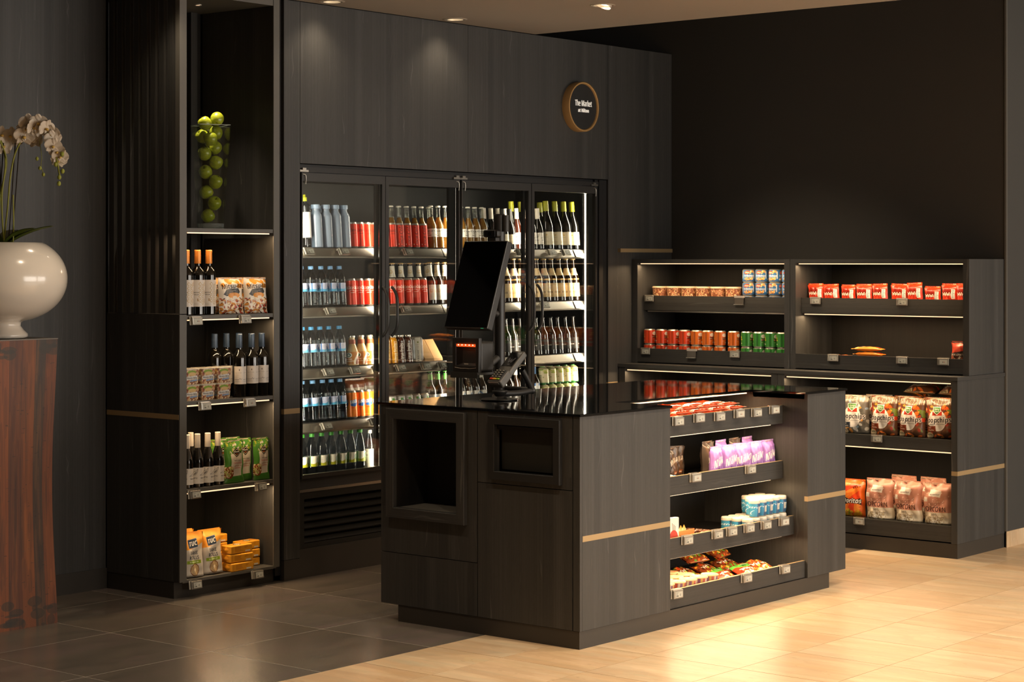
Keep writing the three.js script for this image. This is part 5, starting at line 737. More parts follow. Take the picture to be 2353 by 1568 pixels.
[[3.45, 1.64, 0, 0, 'lowest orange wrapped bar in the pile in the upper cabinet'], [3.452, 1.625, 1, 0.05, 'second orange wrapped bar up in the pile in the upper cabinet'], [3.45, 1.622, 2, -0.03, 'third orange wrapped bar up in the pile in the upper cabinet'], [3.455, 1.612, 3, 0.04, 'topmost orange wrapped bar in the pile in the upper cabinet'], [3.47, 1.445, 1.2, 0.2, 'orange wrapped bar lying left of the big pile'], [3.46, 1.8, 1.0, -0.1, 'orange wrapped bar lying right of the big pile']].forEach(([x, z, k, r, l]) => place(K.obar, 'orange_bar', l, 'bar', 'orange wrapped bars', [x, 1.0025 + k * 0.029, z], [0.0, FACE + r, 0]));
{
  const card = mat({ color: 0x241c16, roughness: 0.6 });
  K.dbox = proto(g => { for (const b of [bx(-0.09, 0.09, 0, 0.004, -0.055, 0.055), bx(-0.09, 0.09, 0.004, 0.06, -0.055, -0.052), bx(-0.09, 0.09, 0.004, 0.05, 0.052, 0.055), bx(-0.09, -0.087, 0.004, 0.055, -0.052, 0.052), bx(0.087, 0.09, 0.004, 0.055, -0.052, 0.052)]) part('card_side', b, card, g); });
  place(K.dbox, 'display_carton', 'low open brown carton between orange bars and the jerky bag', 'carton', null, [3.47, 1.0025, 1.97], [0, FACE, 0]);
  K.jerky = bag(0.1, 0.15, 0.035, L.jerky, 67);
  place(K.jerky, 'jerky_bag', 'black and red beef jerky bag at the upper cabinet end', 'bag', 'jerky bags', [3.47, 1.0025, 2.165], [0, FACE - 0.2, 0]);
}
K.pop = bag(0.164, 0.208, 0.075, L.chipsred, 83); K.popg = bag(0.164, 0.208, 0.075, L.chipsgrey, 84);
place(K.popg, 'chip_bag', 'grey popped chip bag next to the island corner', 'bag', 'popped chip bags', [3.335, 0.6335, 1.602], [0, FACE + 0.1, 0]);
[1.782, 1.956, 2.132].forEach((z, i) => place(K.pop, 'chip_bag', `${ORD[i]} red popped chip bag from the grey one, front row`, 'bag', 'popped chip bags', [3.335, 0.6335, z], [0, FACE + [0.05, -0.05, 0.12][i], [0, 0, 0.05][i]]));
[1.3, 1.69, 1.87, 2.05].forEach((z, i) => place(i > 1 ? K.pop : K.popg, 'chip_bag', `${ORD[i]} popped chip bag in the rear row of the base cabinet`, 'bag', 'rear popped chip bags', [3.44, 0.6335, z], [0, FACE + 0.1, 0]));
place(K.popg, 'chip_bag', 'grey popped chip bag mostly hidden behind the island', 'bag', 'popped chip bags', [3.335, 0.6335, 1.43], [0, FACE, 0]);
{
  const lie = bagGeo(0.2, 0.15, 0.06, 91, 0.2); lie.translate(0, -0.075, 0); lie.rotateX(-1.35); lie.translate(0, 0.04, 0); const lp = proto(g => part('pouch', lie, L.chipsred, g));
  place(lp, 'lying_chip_bag', 'red popped chip bag lying on top of the rear row, middle', 'bag', 'lying popped chip bags', [3.58, 0.8425, 1.9], [0, FACE, 0]); place(lp, 'lying_chip_bag', 'red popped chip bag lying on top of the rear row, end', 'bag', 'lying popped chip bags', [3.58, 0.8425, 2.11], [0, FACE + 0.2, 0]);
  const bl = proto(g => part('stack', rbox(0.22, 0.24, 0.42, 0.02), M.carcass, g, [0, 0.12, 0]));
}
K.corn = bag(0.168, 0.215, 0.085, L.popcorn, 97, null, 0.9); K.nacho = bag(0.16, 0.2, 0.08, L.nachos, 101);
place(K.nacho, 'nacho_bag', 'orange nacho chip bag beside the popcorn', 'bag', null, [3.335, 0.1685, 1.582], [0, FACE + 0.05, 0]);
[1.756, 1.934, 2.112].forEach((z, i) => place(K.corn, 'popcorn_bag', `${ORD[i]} pink popcorn bag from the orange nacho bag`, 'bag', 'pink popcorn bags', [3.335, 0.1685, z], [0, FACE + [0.08, -0.04, 0.05][i], 0]));
[1.84, 2.02].forEach((z, i) => place(K.corn, 'popcorn_bag', `${ORD[i]} pink popcorn bag in the rear row`, 'bag', 'pink popcorn bags', [3.45, 0.1685, z], [0, FACE - 0.1, 0], [1, 1.06, 1]));

// ---------- goods on the island trays (facing +z) ----------
const kb = { w: barProto(0.115, 0.04, 0.018, L.barwhite, 111), o: barProto(0.12, 0.036, 0.018, L.barorange, 112), b: barProto(0.11, 0.034, 0.02, L.barbrown, 113), u: barProto(0.12, 0.036, 0.018, L.barblue, 114), l: barProto(0.12, 0.04, 0.02, L.barlilac, 115) };
function heap(list, name, what, x0, x1, y, z0, z1, nx, nz, layers, dy, yaw, seed) {
  let n = 0;
  for (let k = 0; k < layers; k++) for (let i = 0; i < nx - k; i++) for (let j = 0; j < nz; j++) {
    reseed(seed + n * 17 + k); const t = nx - k > 1 ? i / (nx - k - 1) : 0.5, sh = k * (x1 - x0) * 0.5 / nx, x = x0 + sh + t * (x1 - x0 - 2 * sh), z = nz > 1 ? z0 + (z1 - z0) * j / (nz - 1) : (z0 + z1) / 2;
    const row = j === nz - 1 ? 'front row' : ORD[nz - 1 - j] + ' row from the front', p = list[(n * 5 + k * 3) % list.length];
    place(p, name, `${ORD[i]} ${what}, ${row}, ${['bottom', 'second', 'third', 'fourth'][k]} layer`, 'bar', what + 's', [x, y + k * dy, z], [0, yaw + rr(-0.05, 0.05), 0]); n++;
  }
}
heap([kb.w, kb.o, kb.o, kb.w, kb.o], 'chocolate_bar', 'white and orange chocolate bar', 0.93, 1.69, 0.8345, 1.8, 2.03, 6, 5, 3, 0.0198, 0.05, 500);
heap([kb.o, kb.w, kb.w], 'piled_chocolate_bar', 'heaped white and orange chocolate bar', 1.05, 1.5, 0.895, 1.83, 1.99, 4, 3, 2, 0.0198, -0.08, 640);
{
  const card = mat({ color: 0x241d17, roughness: 0.7 });
  const strip = (name, label, x0, x1, y, z, w) => { const t = thing(name, label, 'carton', [0, 0, 0]); part('card_front', bx(x0, x1, y, y + 0.052, z - 0.003, z), card, t); part('card_base', bx(x0, x1, y, y + 0.003, z - w, z - 0.003), card, t); };
  strip('bar_carton', 'low open dark carton at the top tray\'s near end', 0.66, 0.86, 0.8345, 2.045, 0.16);
  for (let i = 0; i < 3; i++) place(kb.w, 'carton_chocolate_bar', `${ORD[i]} white chocolate bar lying in the low dark carton`, 'bar', 'white bars in the carton', [0.76, 0.838, 1.92 + i * 0.043], [0, 0, 0]);
}
K.milka = bag(0.108, 0.158, 0.045, L.purple, 121); K.dkbag = bag(0.105, 0.16, 0.045, L.darkbag, 123);
[1.285, 1.397, 1.51, 1.625, 1.738].forEach((x, i) => place(K.milka, 'purple_cookie_bag', `${ORD[i]} purple cookie bag from the dark bags, front row`, 'bag', 'purple cookie bags', [x, 0.5685, 2.024], [0, -0.1 + [0.2, 0, -0.25, 0, 0.1][i], 0]));
[1.34, 1.455, 1.57, 1.685].forEach((x, i) => place(i % 2 ? K.milka : K.dkbag, 'rear_cookie_bag', `${ORD[i]} cookie bag in the row behind the purple bags`, 'bag', 'rear cookie bags', [x, 0.5685, 1.94], [0, 0.1, 0], [1, 1.08, 1]));
[[1.03, 1.86, -0.9], [1.14, 1.87, -0.15], [1.225, 1.84, -0.3]].forEach(([x, z, r], i) => place(K.dkbag, 'dark_cookie_bag', ['dark brown cookie bag seen edge-on', 'dark brown cookie bag standing alone', 'dark brown cookie bag beside the purple bags'][i], 'bag', 'dark brown cookie bags', [x, 0.5685, z], [0, r, 0], [0.9, 0.96, 0.9]));
heap([kb.u, kb.u, kb.l], 'blue_bar', 'blue wrapped bar', 0.73, 1.1, 0.5685, 1.945, 2.034, 3, 3, 3, 0.0208, 0.02, 800);
K.mik = proto(g => { const b = new THREE.BoxGeometry(0.068, 0.152, 0.022); b.translate(0, 0.076, 0); part('box', b, L.mikado, g); part('flap', bx(-0.033, 0.033, 0.1521, 0.1535, -0.01, 0.01), mat({ color: 0xe0d8c8, roughness: 0.5 }), g); });
[[0.742, 'white and red biscuit stick box nearest the counter corner'], [0.818, 'white and red biscuit stick box beside the zigzag cartons']].forEach(([x, l]) => place(K.mik, 'biscuit_stick_box', l, 'box', 'white and red biscuit boxes', [x, 0.3005, 2.1], [0, -0.12, 0]));
K.zig = proto(g => { const s = new THREE.Shape(); s.moveTo(-0.11, 0); for (let i = 0; i < 8; i++) { s.lineTo(-0.11 + i * 0.0275, 0.045); s.lineTo(-0.11 + i * 0.0275 + 0.0138, 0.058); } s.lineTo(0.11, 0.045); s.lineTo(0.11, 0); s.closePath(); const e = new THREE.ExtrudeGeometry(s, { depth: 0.003, bevelEnabled: false }), p = e.attributes.position, uv = e.attributes.uv; for (let i = 0; i < p.count; i++) uv.setXY(i, p.getX(i) / 0.22 + 0.5, p.getY(i) / 0.058); e.translate(0, 0, 0.035); part('zigzag_front', e, L.tobler, g); part('carton_base', bx(-0.11, 0.11, 0, 0.003, -0.035, 0.035), mat({ color: 0xc87a3a, roughness: 0.6 }), g); part('carton_back', bx(-0.11, 0.11, 0.003, 0.07, -0.038, -0.035), mat({ color: 0xd9894a, roughness: 0.6 }), g); });
place(K.zig, 'zigzag_carton', 'cream display carton with zigzag edge, front', 'carton', 'zigzag display cartons', [0.99, 0.3005, 2.068], [0, 0.03, 0]); place(K.zig, 'zigzag_carton', 'cream display carton with zigzag edge, behind', 'carton', 'zigzag display cartons', [0.97, 0.3005, 1.96], [0, 0.03, 0], [1, 1.5, 1]);
heap([kb.b, kb.b], 'brown_bar', 'brown wrapped bar', 1.17, 1.37, 0.3005, 1.88, 2.09, 2, 6, 4, 0.0218, 0.08, 900);
K.gum = proto(g => { const h = 0.083, r = 0.0275; const b = new THREE.LatheGeometry([[r * 0.82, 0.004], [r * 0.98, h * 0.3], [r, h * 0.55], [r * 0.94, h * 0.8]].map(p => new THREE.Vector2(...p)), 26); part('pot', b, L.gum, g); part('lid', lathe([[0, h], [r * 0.86, h], [r * 0.97, h * 0.95], [r * 0.98, h * 0.8], [r * 0.9, h * 0.79]], 26), mat({ color: 0xd8d0c0, roughness: 0.35 }), g); part('pot_bottom', lathe([[0, 0], [r * 0.8, 0], [r * 0.82, 0.004]], 20), mat({ color: 0xd8d0c0, roughness: 0.4 }), g); });
for (let k = 0; k < 2; k++) for (let j = 0; j < 3; j++) for (let i = 0; i < (k ? [3, 4, 5][j] : 6); i++) { const x = (k ? 1.762 - ([3, 4, 5][j] - 1) * 0.059 : 1.467) + i * 0.059; place(K.gum, 'chewing_gum_pot', `${ORD[i]} blue gum pot in the ${['rear', 'middle', 'front'][j]} row, ${k ? 'upper' : 'lower'} layer`, 'pot', 'blue gum pots', [x, 0.3005 + k * 0.0835, 1.965 + j * 0.059], [0, -0.6 + rr(-0.2, 0.2), 0]); }
K.cupn = cup(0.078, 0.08, L.noodlecup, L.cuplid, false);
[[2.138, 5, 0.715], [2.052, 4, 0.735], [1.966, 4, 0.735]].forEach(([z, n, x0], j) => { for (let i = 0; i < n; i++) place(K.cupn, 'snack_cup', `${ORD[i]} round snack cup from the counter corner, ${['front', 'middle', 'rear'][j]} row`, 'cup', 'round snack cups', [x0 + i * 0.087, 0.0985, z], [0, i + j, 0]); });
K.lieA = proto(g => { const b = bagGeo(0.15, 0.13, 0.04, 131, 0.2); b.translate(0, -0.065, 0); b.rotateX(-1.25); b.translate(0, 0.04, 0); part('pouch', b, L.mixbag, g); }); K.lieB = proto(g => { const b = bagGeo(0.14, 0.12, 0.035, 133, 0.2); b.translate(0, -0.06, 0); b.rotateX(-1.2); b.translate(0, 0.036, 0); part('pouch', b, L.redbag, g); });
[[K.lieB, 1.26, 0.0985, 2.09, 0.12, 'red and green candy bag right of the snack cups'], [K.lieB, 1.43, 0.0985, 2.1, -0.2, 'red and green candy bag lying in the bottom tray middle'], [K.lieA, 1.57, 0.0985, 2.08, -0.2, 'mixed candy bag lying in front at the bottom tray end'], [K.lieA, 1.17, 0.0985, 1.93, 0.1, 'mixed candy bag lying behind the snack cups'], [K.lieA, 1.35, 0.0985, 1.93, 0.3, 'mixed candy bag lying behind in the bottom tray middle'], [K.lieA, 1.53, 0.0985, 1.92, -0.15, 'mixed candy bag lying behind at the bottom tray end'], [K.lieA, 1.25, 0.175, 1.9, -0.1, 'upper mixed candy bag on the rear pile, nearer the cups'], [K.lieA, 1.45, 0.175, 1.9, 0.2, 'upper mixed candy bag on the rear pile, far end']].forEach(([p, x, y, z, r, l]) => place(p, 'candy_bag', l, 'bag', 'candy bags in the bottom tray', [x, y, z], [0, r, 0]));

// ---------- shelf labels ----------
const tagShell = mat({ color: 0x8f8a80, roughness: 0.3, metalness: 0.4 });
function tagProto(w, h, m) {
  return proto(g => {
    part('holder', rbox(w, h, 0.008, 0.0025), tagShell, g, [0, -h / 2, 0.006]); part('clip', bx(-w * 0.46, w * 0.4, -0.004, 0.003, -0.018, 0.006), M.chrome, g);
    part('clear_back', rbox(w * 1.02, h * 1.06, 0.002, 0.001), mat({ color: 0xa9a49a, roughness: 0.2 }), g, [-0.006, -h * 0.46, -0.002]);
    const s = new THREE.PlaneGeometry(w * 0.72, h * 0.66); part('display', s, m, g, [w * 0.06, -h * 0.52, 0.0105]);
    part('bezel_left', bx(-w * 0.45, -w * 0.36, -h * 0.9, -h * 0.12, 0.0098, 0.0112), M.chrome, g);
  });
}
K.tag = tagProto(0.066, 0.038, L.eink); K.tagd = tagProto(0.066, 0.038, L.einkdots); K.tagHolder = proto(g => { part('clear_sleeve', rbox(0.062, 0.05, 0.004, 0.001), mat({ color: 0x55504a, roughness: 0.15 }), g, [0, -0.022, 0.003]); part('sleeve_top', bx(-0.032, 0.032, -0.008, 0.004, -0.014, 0.006), mat({ color: 0xa9a29a, roughness: 0.3 }), g); part('sleeve_foot', bx(-0.033, 0.032, -0.05, -0.046, 0, 0.012), M.chrome, g); });
function tags(list, where, pos, rot) { list.forEach(([a, kind], i) => place(kind === 2 ? K.tagHolder : kind ? K.tagd : K.tag, 'price_tag', list.length > 1 ? `${ORD[i]} electronic price tag on ${where}` : `only electronic price tag on ${where}`, 'price tag', 'electronic price tags', pos(a, i)).rotation.set(...rot)); }
[[1.342, [[-0.155, 1], [0.16, 0]], 'wine-and-snack-bag shelf'], [0.934, [[-0.1, 0], [0.19, 1]], 'nut tub shelf'], [0.518, [[-0.165, 0], [0.265, 0]], 'pistachio shelf'], [0.088, [[-0.158, 0], [0.242, 0]], 'cracker pack shelf']].forEach(([y, l, w]) => tags(l, 'the tall unit\'s ' + w, a => [a, y - 0.008, 0.028], [-0.12, 0, 0]));
tags([[0.662, 0], [0.918, 0], [1.412, 0], [2.368, 0], [2.659, 0], [2.796, 0]], 'the top fridge rail', a => [a, ROWY[0] - 0.006, -0.05], [-0.5, 0, 0]);
tags([[0.822, 0], [1.395, 0], [2.593, 0]], 'the second fridge rail', a => [a, ROWY[1] - 0.006, -0.05], [-0.5, 0, 0]);
tags([[0.806, 0], [1.002, 0], [1.174, 0], [1.353, 0], [1.552, 0], [1.695, 0]], 'the third fridge rail', a => [a, ROWY[2] - 0.006, -0.05], [-0.5, 0, 0]);
tags([[0.793, 0], [1.15, 0]], 'the fourth fridge rail', a => [a, ROWY[3] - 0.006, -0.05], [-0.5, 0, 0]);
tags([[0.104, 0], [0.756, 2]], 'the cashew and peanut tray', z => [3.444, 1.391, z], [0, FACE, 0]); tags([[0.121, 0], [0.458, 2], [0.767, 0]], 'the chip can tray', z => [3.382, 1.069, z], [0, FACE, 0]);
tags([[1.278, 0], [1.834, 0]], 'the red snack bag tray', z => [3.444, 1.391, z], [0, FACE, 0]); tags([[1.43, 0], [1.866, 0], [2.118, 1]], 'the orange bar tray', z => [3.382, 1.069, z], [0, FACE, 0]);
tags([[1.786, 0]], 'the popped chip tray', z => [3.245, 0.639, z], [0, FACE, 0]); tags([[1.675, 1]], 'the popcorn tray', z => [3.245, 0.174, z], [0, FACE, 0]);
tags([[0.894, 0], [1.062, 0], [1.23, 0], [1.396, 1], [1.547, 0], [1.706, 1]], 'the island\'s top tray', (a, i) => [a, 0.902 - (i % 2 ? 0 : 0.004), 2.081], [0, -0.08, 0]);
tags([[1.033, 1], [1.494, 0]], 'the island\'s second tray', a => [a, 0.632, 2.081], [0, -0.08, 0]);
tags([[0.876, 0], [1.118, 0], [1.237, 0], [1.385, 0], [1.533, 0], [1.692, 1]], 'the island\'s third tray', a => [a, 0.37, 2.143], [0, -0.08, 0]);
tags([[0.704, 0], [1.265, 0], [1.598, 0]], 'the island\'s bottom tray', a => [a, 0.158, 2.206], [0, -0.08, 0]);
// ---------- self-checkout on the island ----------
{
  const bm = mat({ color: 0x1f1e1d, roughness: 0.42 }), bm2 = mat({ color: 0x2a2927, roughness: 0.5 });
  const st = thing('checkout_stand', 'black pole stand on a round foot carrying the checkout devices', 'stand', [0.43, 0.9715, 1.42]);
  part('foot', lathe([[0, 0], [0.082, 0], [0.084, 0.003], [0.082, 0.006], [0.036, 0.009], [0.033, 0.022], [0.03, 0.024], [0, 0.024]], 40), bm, st);
  part('pole', new THREE.CylinderGeometry(0.0255, 0.0255, 0.795, 28).translate(0, 0.42, 0), bm, st);
  part('pole_top', mergeGeometries([new THREE.CylinderGeometry(0.0275, 0.0275, 0.075, 24).translate(0, 0.8, 0), new THREE.CylinderGeometry(0.018, 0.018, 0.075, 18).translate(0.006, 0.8, 0.03), new THREE.CylinderGeometry(0.022, 0.026, 0.006, 24).translate(0, 0.84, 0)]), bm2, st);
  part('screen_arm', tube([[-0.02, 0.39, 0], [-0.08, 0.41, 0], [-0.125, 0.435, 0]], 0.017, 10, 10), bm2, st);
  part('shelf_arm', tube([[-0.02, 0.19, 0.005], [-0.07, 0.165, 0.005], [-0.11, 0.14, 0.005]], 0.016, 10, 10), bm2, st);
  part('device_shelf', mergeGeometries([bx(-0.245, -0.115, 0.13, 0.135, -0.078, 0.08), bx(-0.248, -0.245, 0.11, 0.137, -0.078, 0.08), bx(-0.25, -0.13, 0.125, 0.13, 0.08, 0.083), bx(-0.122, -0.117, 0.135, 0.27, -0.02, 0.06)]), bm2, st);
  part('terminal_arm', tube([[0.02, 0.05, 0.02], [0.02, 0.05, 0.1], [0.026, 0.048, 0.165]], 0.0135, 14, 10), bm, st);
  part('terminal_elbow', new THREE.SphereGeometry(0.0165, 16, 12).translate(0.026, 0.048, 0.17), bm, st);
  part('terminal_arm', tube([[0.026, 0.048, 0.17], [-0.01, 0.095, 0.172], [-0.05, 0.145, 0.172]], 0.0135, 14, 10), bm, st);
  part('terminal_arm', tube([[0.026, 0.048, 0.17], [-0.08, 0.042, 0.172], [-0.19, 0.046, 0.17]], 0.013, 14, 10), bm, st);
  part('terminal_boss', lathe([[0, 0], [0.02, 0.0], [0.034, 0.02], [0.034, 0.026], [0, 0.026]], 20).translate(-0.2, 0.034, 0.17), bm, st);
  // screen
  const sc = thing('touchscreen', 'tall black touchscreen tilted back on the checkout stand', 'touchscreen', [0.262, 1.498, 1.4225]);
  const tilt = sub('display', sc, [0, 0, 0], [0, 0, -0.35]);
  part('housing', rbox(0.036, 0.414, 0.255, 0.004, 2), bm, tilt, [0.019, 0, 0]);
  part('screen_glass', rbox(0.0025, 0.406, 0.247, 0.001), phys({ color: 0x050505, roughness: 0.06, clearcoat: 0.6, clearcoatRoughness: 0.05 }), tilt, [-0.0005, 0, 0]);
  part('bezel_edge', mergeGeometries([bx(-0.0012, 0.002, -0.206, 0.206, 0.1262, 0.1275), bx(-0.0012, 0.002, -0.206, -0.2045, -0.127, 0.127)]), mat({ color: 0x6a6a68, roughness: 0.3, metalness: 0.6 }), tilt);
  part('status_light', bx(-0.002, 0.001, -0.2075, -0.2055, 0.09, 0.105), mat({ color: 0x1c6a3a, emissive: new THREE.Color(0.05, 0.4, 0.18), emissiveIntensity: 0.5 }), tilt);
  // camera
  const cm = thing('webcam', 'small black webcam above the touchscreen', 'webcam', [0.385, 1.725, 1.415]);
  part('camera_body', rbox(0.034, 0.034, 0.086, 0.009, 3), bm, cm, [0, 0, 0]); part('face_plate', rbox(0.003, 0.027, 0.062, 0.001), phys({ color: 0x1c1c1e, roughness: 0.12 }), cm, [-0.0175, 0, 0]);
  part('lens', new THREE.CylinderGeometry(0.007, 0.008, 0.004, 20).rotateZ(Math.PI / 2), phys({ color: 0x070505, roughness: 0.05 }), cm, [-0.02, 0, 0]); part('camera_foot', rbox(0.03, 0.02, 0.05, 0.004), bm2, cm, [0.002, -0.027, 0.006]);
  // scanner
  const bs = thing('barcode_scanner', 'black barcode scanner with glowing red line on the device shelf', 'scanner', [0.193, 1.107, 1.424]);
  const sb = rbox(0.095, 0.135, 0.142, 0.014, 3); part('scanner_body', sb, bm2, bs, [0.062, 0.069, 0.004]);
  const fr = new THREE.Shape(); fr.moveTo(-0.074, 0); fr.lineTo(0.074, 0); fr.lineTo(0.076, 0.146); fr.lineTo(-0.076, 0.146); fr.closePath(); const ho = new THREE.Path(); ho.moveTo(-0.06, 0.024); ho.lineTo(-0.06, 0.128); ho.lineTo(0.06, 0.128); ho.lineTo(0.06, 0.024); ho.closePath(); fr.holes.push(ho);
  const fg = new THREE.ExtrudeGeometry(fr, { depth: 0.014, bevelEnabled: true, bevelSize: 0.003, bevelThickness: 0.003, bevelSegments: 2 }); fg.rotateY(Math.PI / 2); part('bumper', fg, bm, bs, [0.0, 0.0035, 0]);
  const inM = phys({ color: 0x1a1918, roughness: 0.15 }), c = [0.03, 0.066, 0.022];
  const tri = (a, b) => { const g = new THREE.BufferGeometry(); g.setAttribute('position', new THREE.Float32BufferAttribute([...a, ...b, ...c], 3)); g.setAttribute('uv', new THREE.Float32BufferAttribute([0, 0, 1, 0, 0, 1], 2)); g.computeVertexNormals(); return g; };
  const q = [[0.006, 0.026, -0.06], [0.006, 0.026, 0.06], [0.006, 0.128, 0.06], [0.006, 0.128, -0.06]]; q.forEach((p, i) => part('mirror_facet', tri(p, q[(i + 1) % 4]), mat({ color: [0x2a2723, 0x5a554e, 0x24211e, 0x1b1917][i], roughness: 0.35 }), bs));
  part('aim_light', rbox(0.006, 0.012, 0.112, 0.002), mat({ color: 0x5a0c04, emissive: new THREE.Color(1, 0.12, 0.02), emissiveIntensity: 1.0 }), bs, [0.002, 0.119, 0.0]);
  for (let i = 0; i < 5; i++) part('aim_led', new THREE.SphereGeometry(0.0028, 10, 8), mat({ color: 0xffffff, emissive: new THREE.Color(1, 0.6, 0.35), emissiveIntensity: 2.2 }), bs, [-0.002, 0.121, -0.042 + i * 0.021]);
  part('chrome_lip', tube([[-0.003, 0.02, -0.062], [-0.004, 0.016, -0.02], [-0.004, 0.017, 0.0], [-0.004, 0.016, 0.02], [-0.003, 0.02, 0.062]], 0.0018, 16, 6), M.chrome, bs);
  part('sticker', bx(0.004, 0.0045, 0.034, 0.04, -0.012, 0.012), mat({ color: 0x9a958c, roughness: 0.5 }), bs, [-0.002, 0, 0]);
  const pl = new THREE.PointLight(new THREE.Color(1, 0.15, 0.03), 0.0015); pl.position.set(0.17, 1.22, 1.424); pl.name = 'scanner_glow'; pl.castShadow = true; scene.add(pl);
  // payment terminal
  const pt = thing('payment_terminal', 'black card payment terminal with keypad on the angled arm', 'card terminal', [0.262, 1.122, 1.592], -0.05);
  const tl = sub('device', pt, [0, 0, 0], [0, 0, -0.86]);   // lies in its own xy: screen faces -x
  const grey = mat({ color: 0x4c4a46, roughness: 0.4 });
  part('housing', rbox(0.03, 0.17, 0.078, 0.008, 3), grey, tl, [0.012, 0.035, 0]);
  part('keypad_housing', rbox(0.04, 0.08, 0.08, 0.008, 3), grey, tl, [0.008, -0.052, 0]);
  lab('payscreen', 128, 160, (x, w, h) => { rect(x, '#141414', 0, 0, w, h); poly(x, '#55555a', [22, 62], [40, 62], [46, 96], [58, 72], [70, 72], [76, 96], [92, 62], [110, 62], [84, 116], [70, 116], [64, 98], [56, 116], [42, 116]); rect(x, '#3e4044', 50, 130, 30, 12); }, { r: 0.12 });
  const ps = new THREE.PlaneGeometry(0.062, 0.09); ps.rotateY(-Math.PI / 2); part('screen', ps, L.payscreen, tl, [-0.0035, 0.062, 0]);
  part('keypad_plate', rbox(0.004, 0.062, 0.066, 0.0015), mat({ color: 0x1a1a1a, roughness: 0.5 }), tl, [-0.0125, -0.05, 0]);
  const keyM = mat({ color: 0x35342f, roughness: 0.45 }), mark = mat({ color: 0xbdb8ac, roughness: 0.5 });
  for (let i = 0; i < 4; i++) for (let k = 0; k < 3; k++) { part('key', rbox(0.004, 0.0085, 0.015, 0.0015), keyM, tl, [-0.0155, -0.03 - i * 0.0125 + 0.006, -0.019 + k * 0.019]); part('key_print', bx(-0.0006, 0.0006, -0.0018, 0.0018, -0.003, 0.003), mark, tl, [-0.0178, -0.024 - i * 0.0125, -0.019 + k * 0.019]); }
  [[0xc83a20, -0.019], [0xd9a030, 0], [0x7fa428, 0.019]].forEach(([cl, z]) => part('colour_key', rbox(0.004, 0.009, 0.017, 0.0015), mat({ color: cl, roughness: 0.4 }), tl, [-0.0158, -0.0755, z]));
  part('card_slot', rbox(0.012, 0.006, 0.06, 0.002), M.chrome, tl, [-0.002, -0.091, 0]); part('logo_plate', bx(-0.0045, -0.0038, 0.112, 0.116, -0.012, 0.012), mark, tl);
}
// ---------- round sign ----------
{
  const t = thing('round_sign', 'round black sign with brass rim reading The Market at Hilton', 'sign', [2.84, 2.515, 0.0105]);
  part('rim', lathe([[0.148, 0], [0.148, 0.05], [0.136, 0.05], [0.136, 0.03], [0.132, 0.0]], 64).rotateX(Math.PI / 2), mat({ color: 0xc49a62, roughness: 0.45, metalness: 0.2 }), t);
  const disc = new THREE.CylinderGeometry(0.134, 0.134, 0.012, 48).rotateX(Math.PI / 2); part('sign_face', metreUv(disc, 'v'), M.woodDeep, t, [0, 0, 0.034]);
  const fb = await new FontLoader().loadAsync('fonts/droid/droid_sans_bold.typeface.json'), fn = await new FontLoader().loadAsync('fonts/droid/droid_sans_regular.typeface.json');
  const word = (s, font, size, y, sx, name) => { const g = new TextGeometry(s, { font, size, depth: 0.003, curveSegments: 4, bevelEnabled: false }); g.computeBoundingBox(); g.translate(-(g.boundingBox.max.x + g.boundingBox.min.x) / 2, 0, 0); g.scale(sx, 1, 1); part(name, g, mat({ color: 0xe9e3d6, emissive: new THREE.Color(1, 0.93, 0.82), emissiveIntensity: 0.35 }), t, [0.004, y, 0.0402]); };
  word('The Market', fn, 0.034, 0.004, 0.68, 'lettering'); word('at Hilton', fb, 0.021, -0.032, 0.86, 'lettering');
  const halo = new THREE.TorusGeometry(0.14, 0.003, 6, 48); part('halo_led', halo, mat({ color: 0xffffff, emissive: LEDC, emissiveIntensity: 0.8 }), t, [0, 0, 0.003]);
}
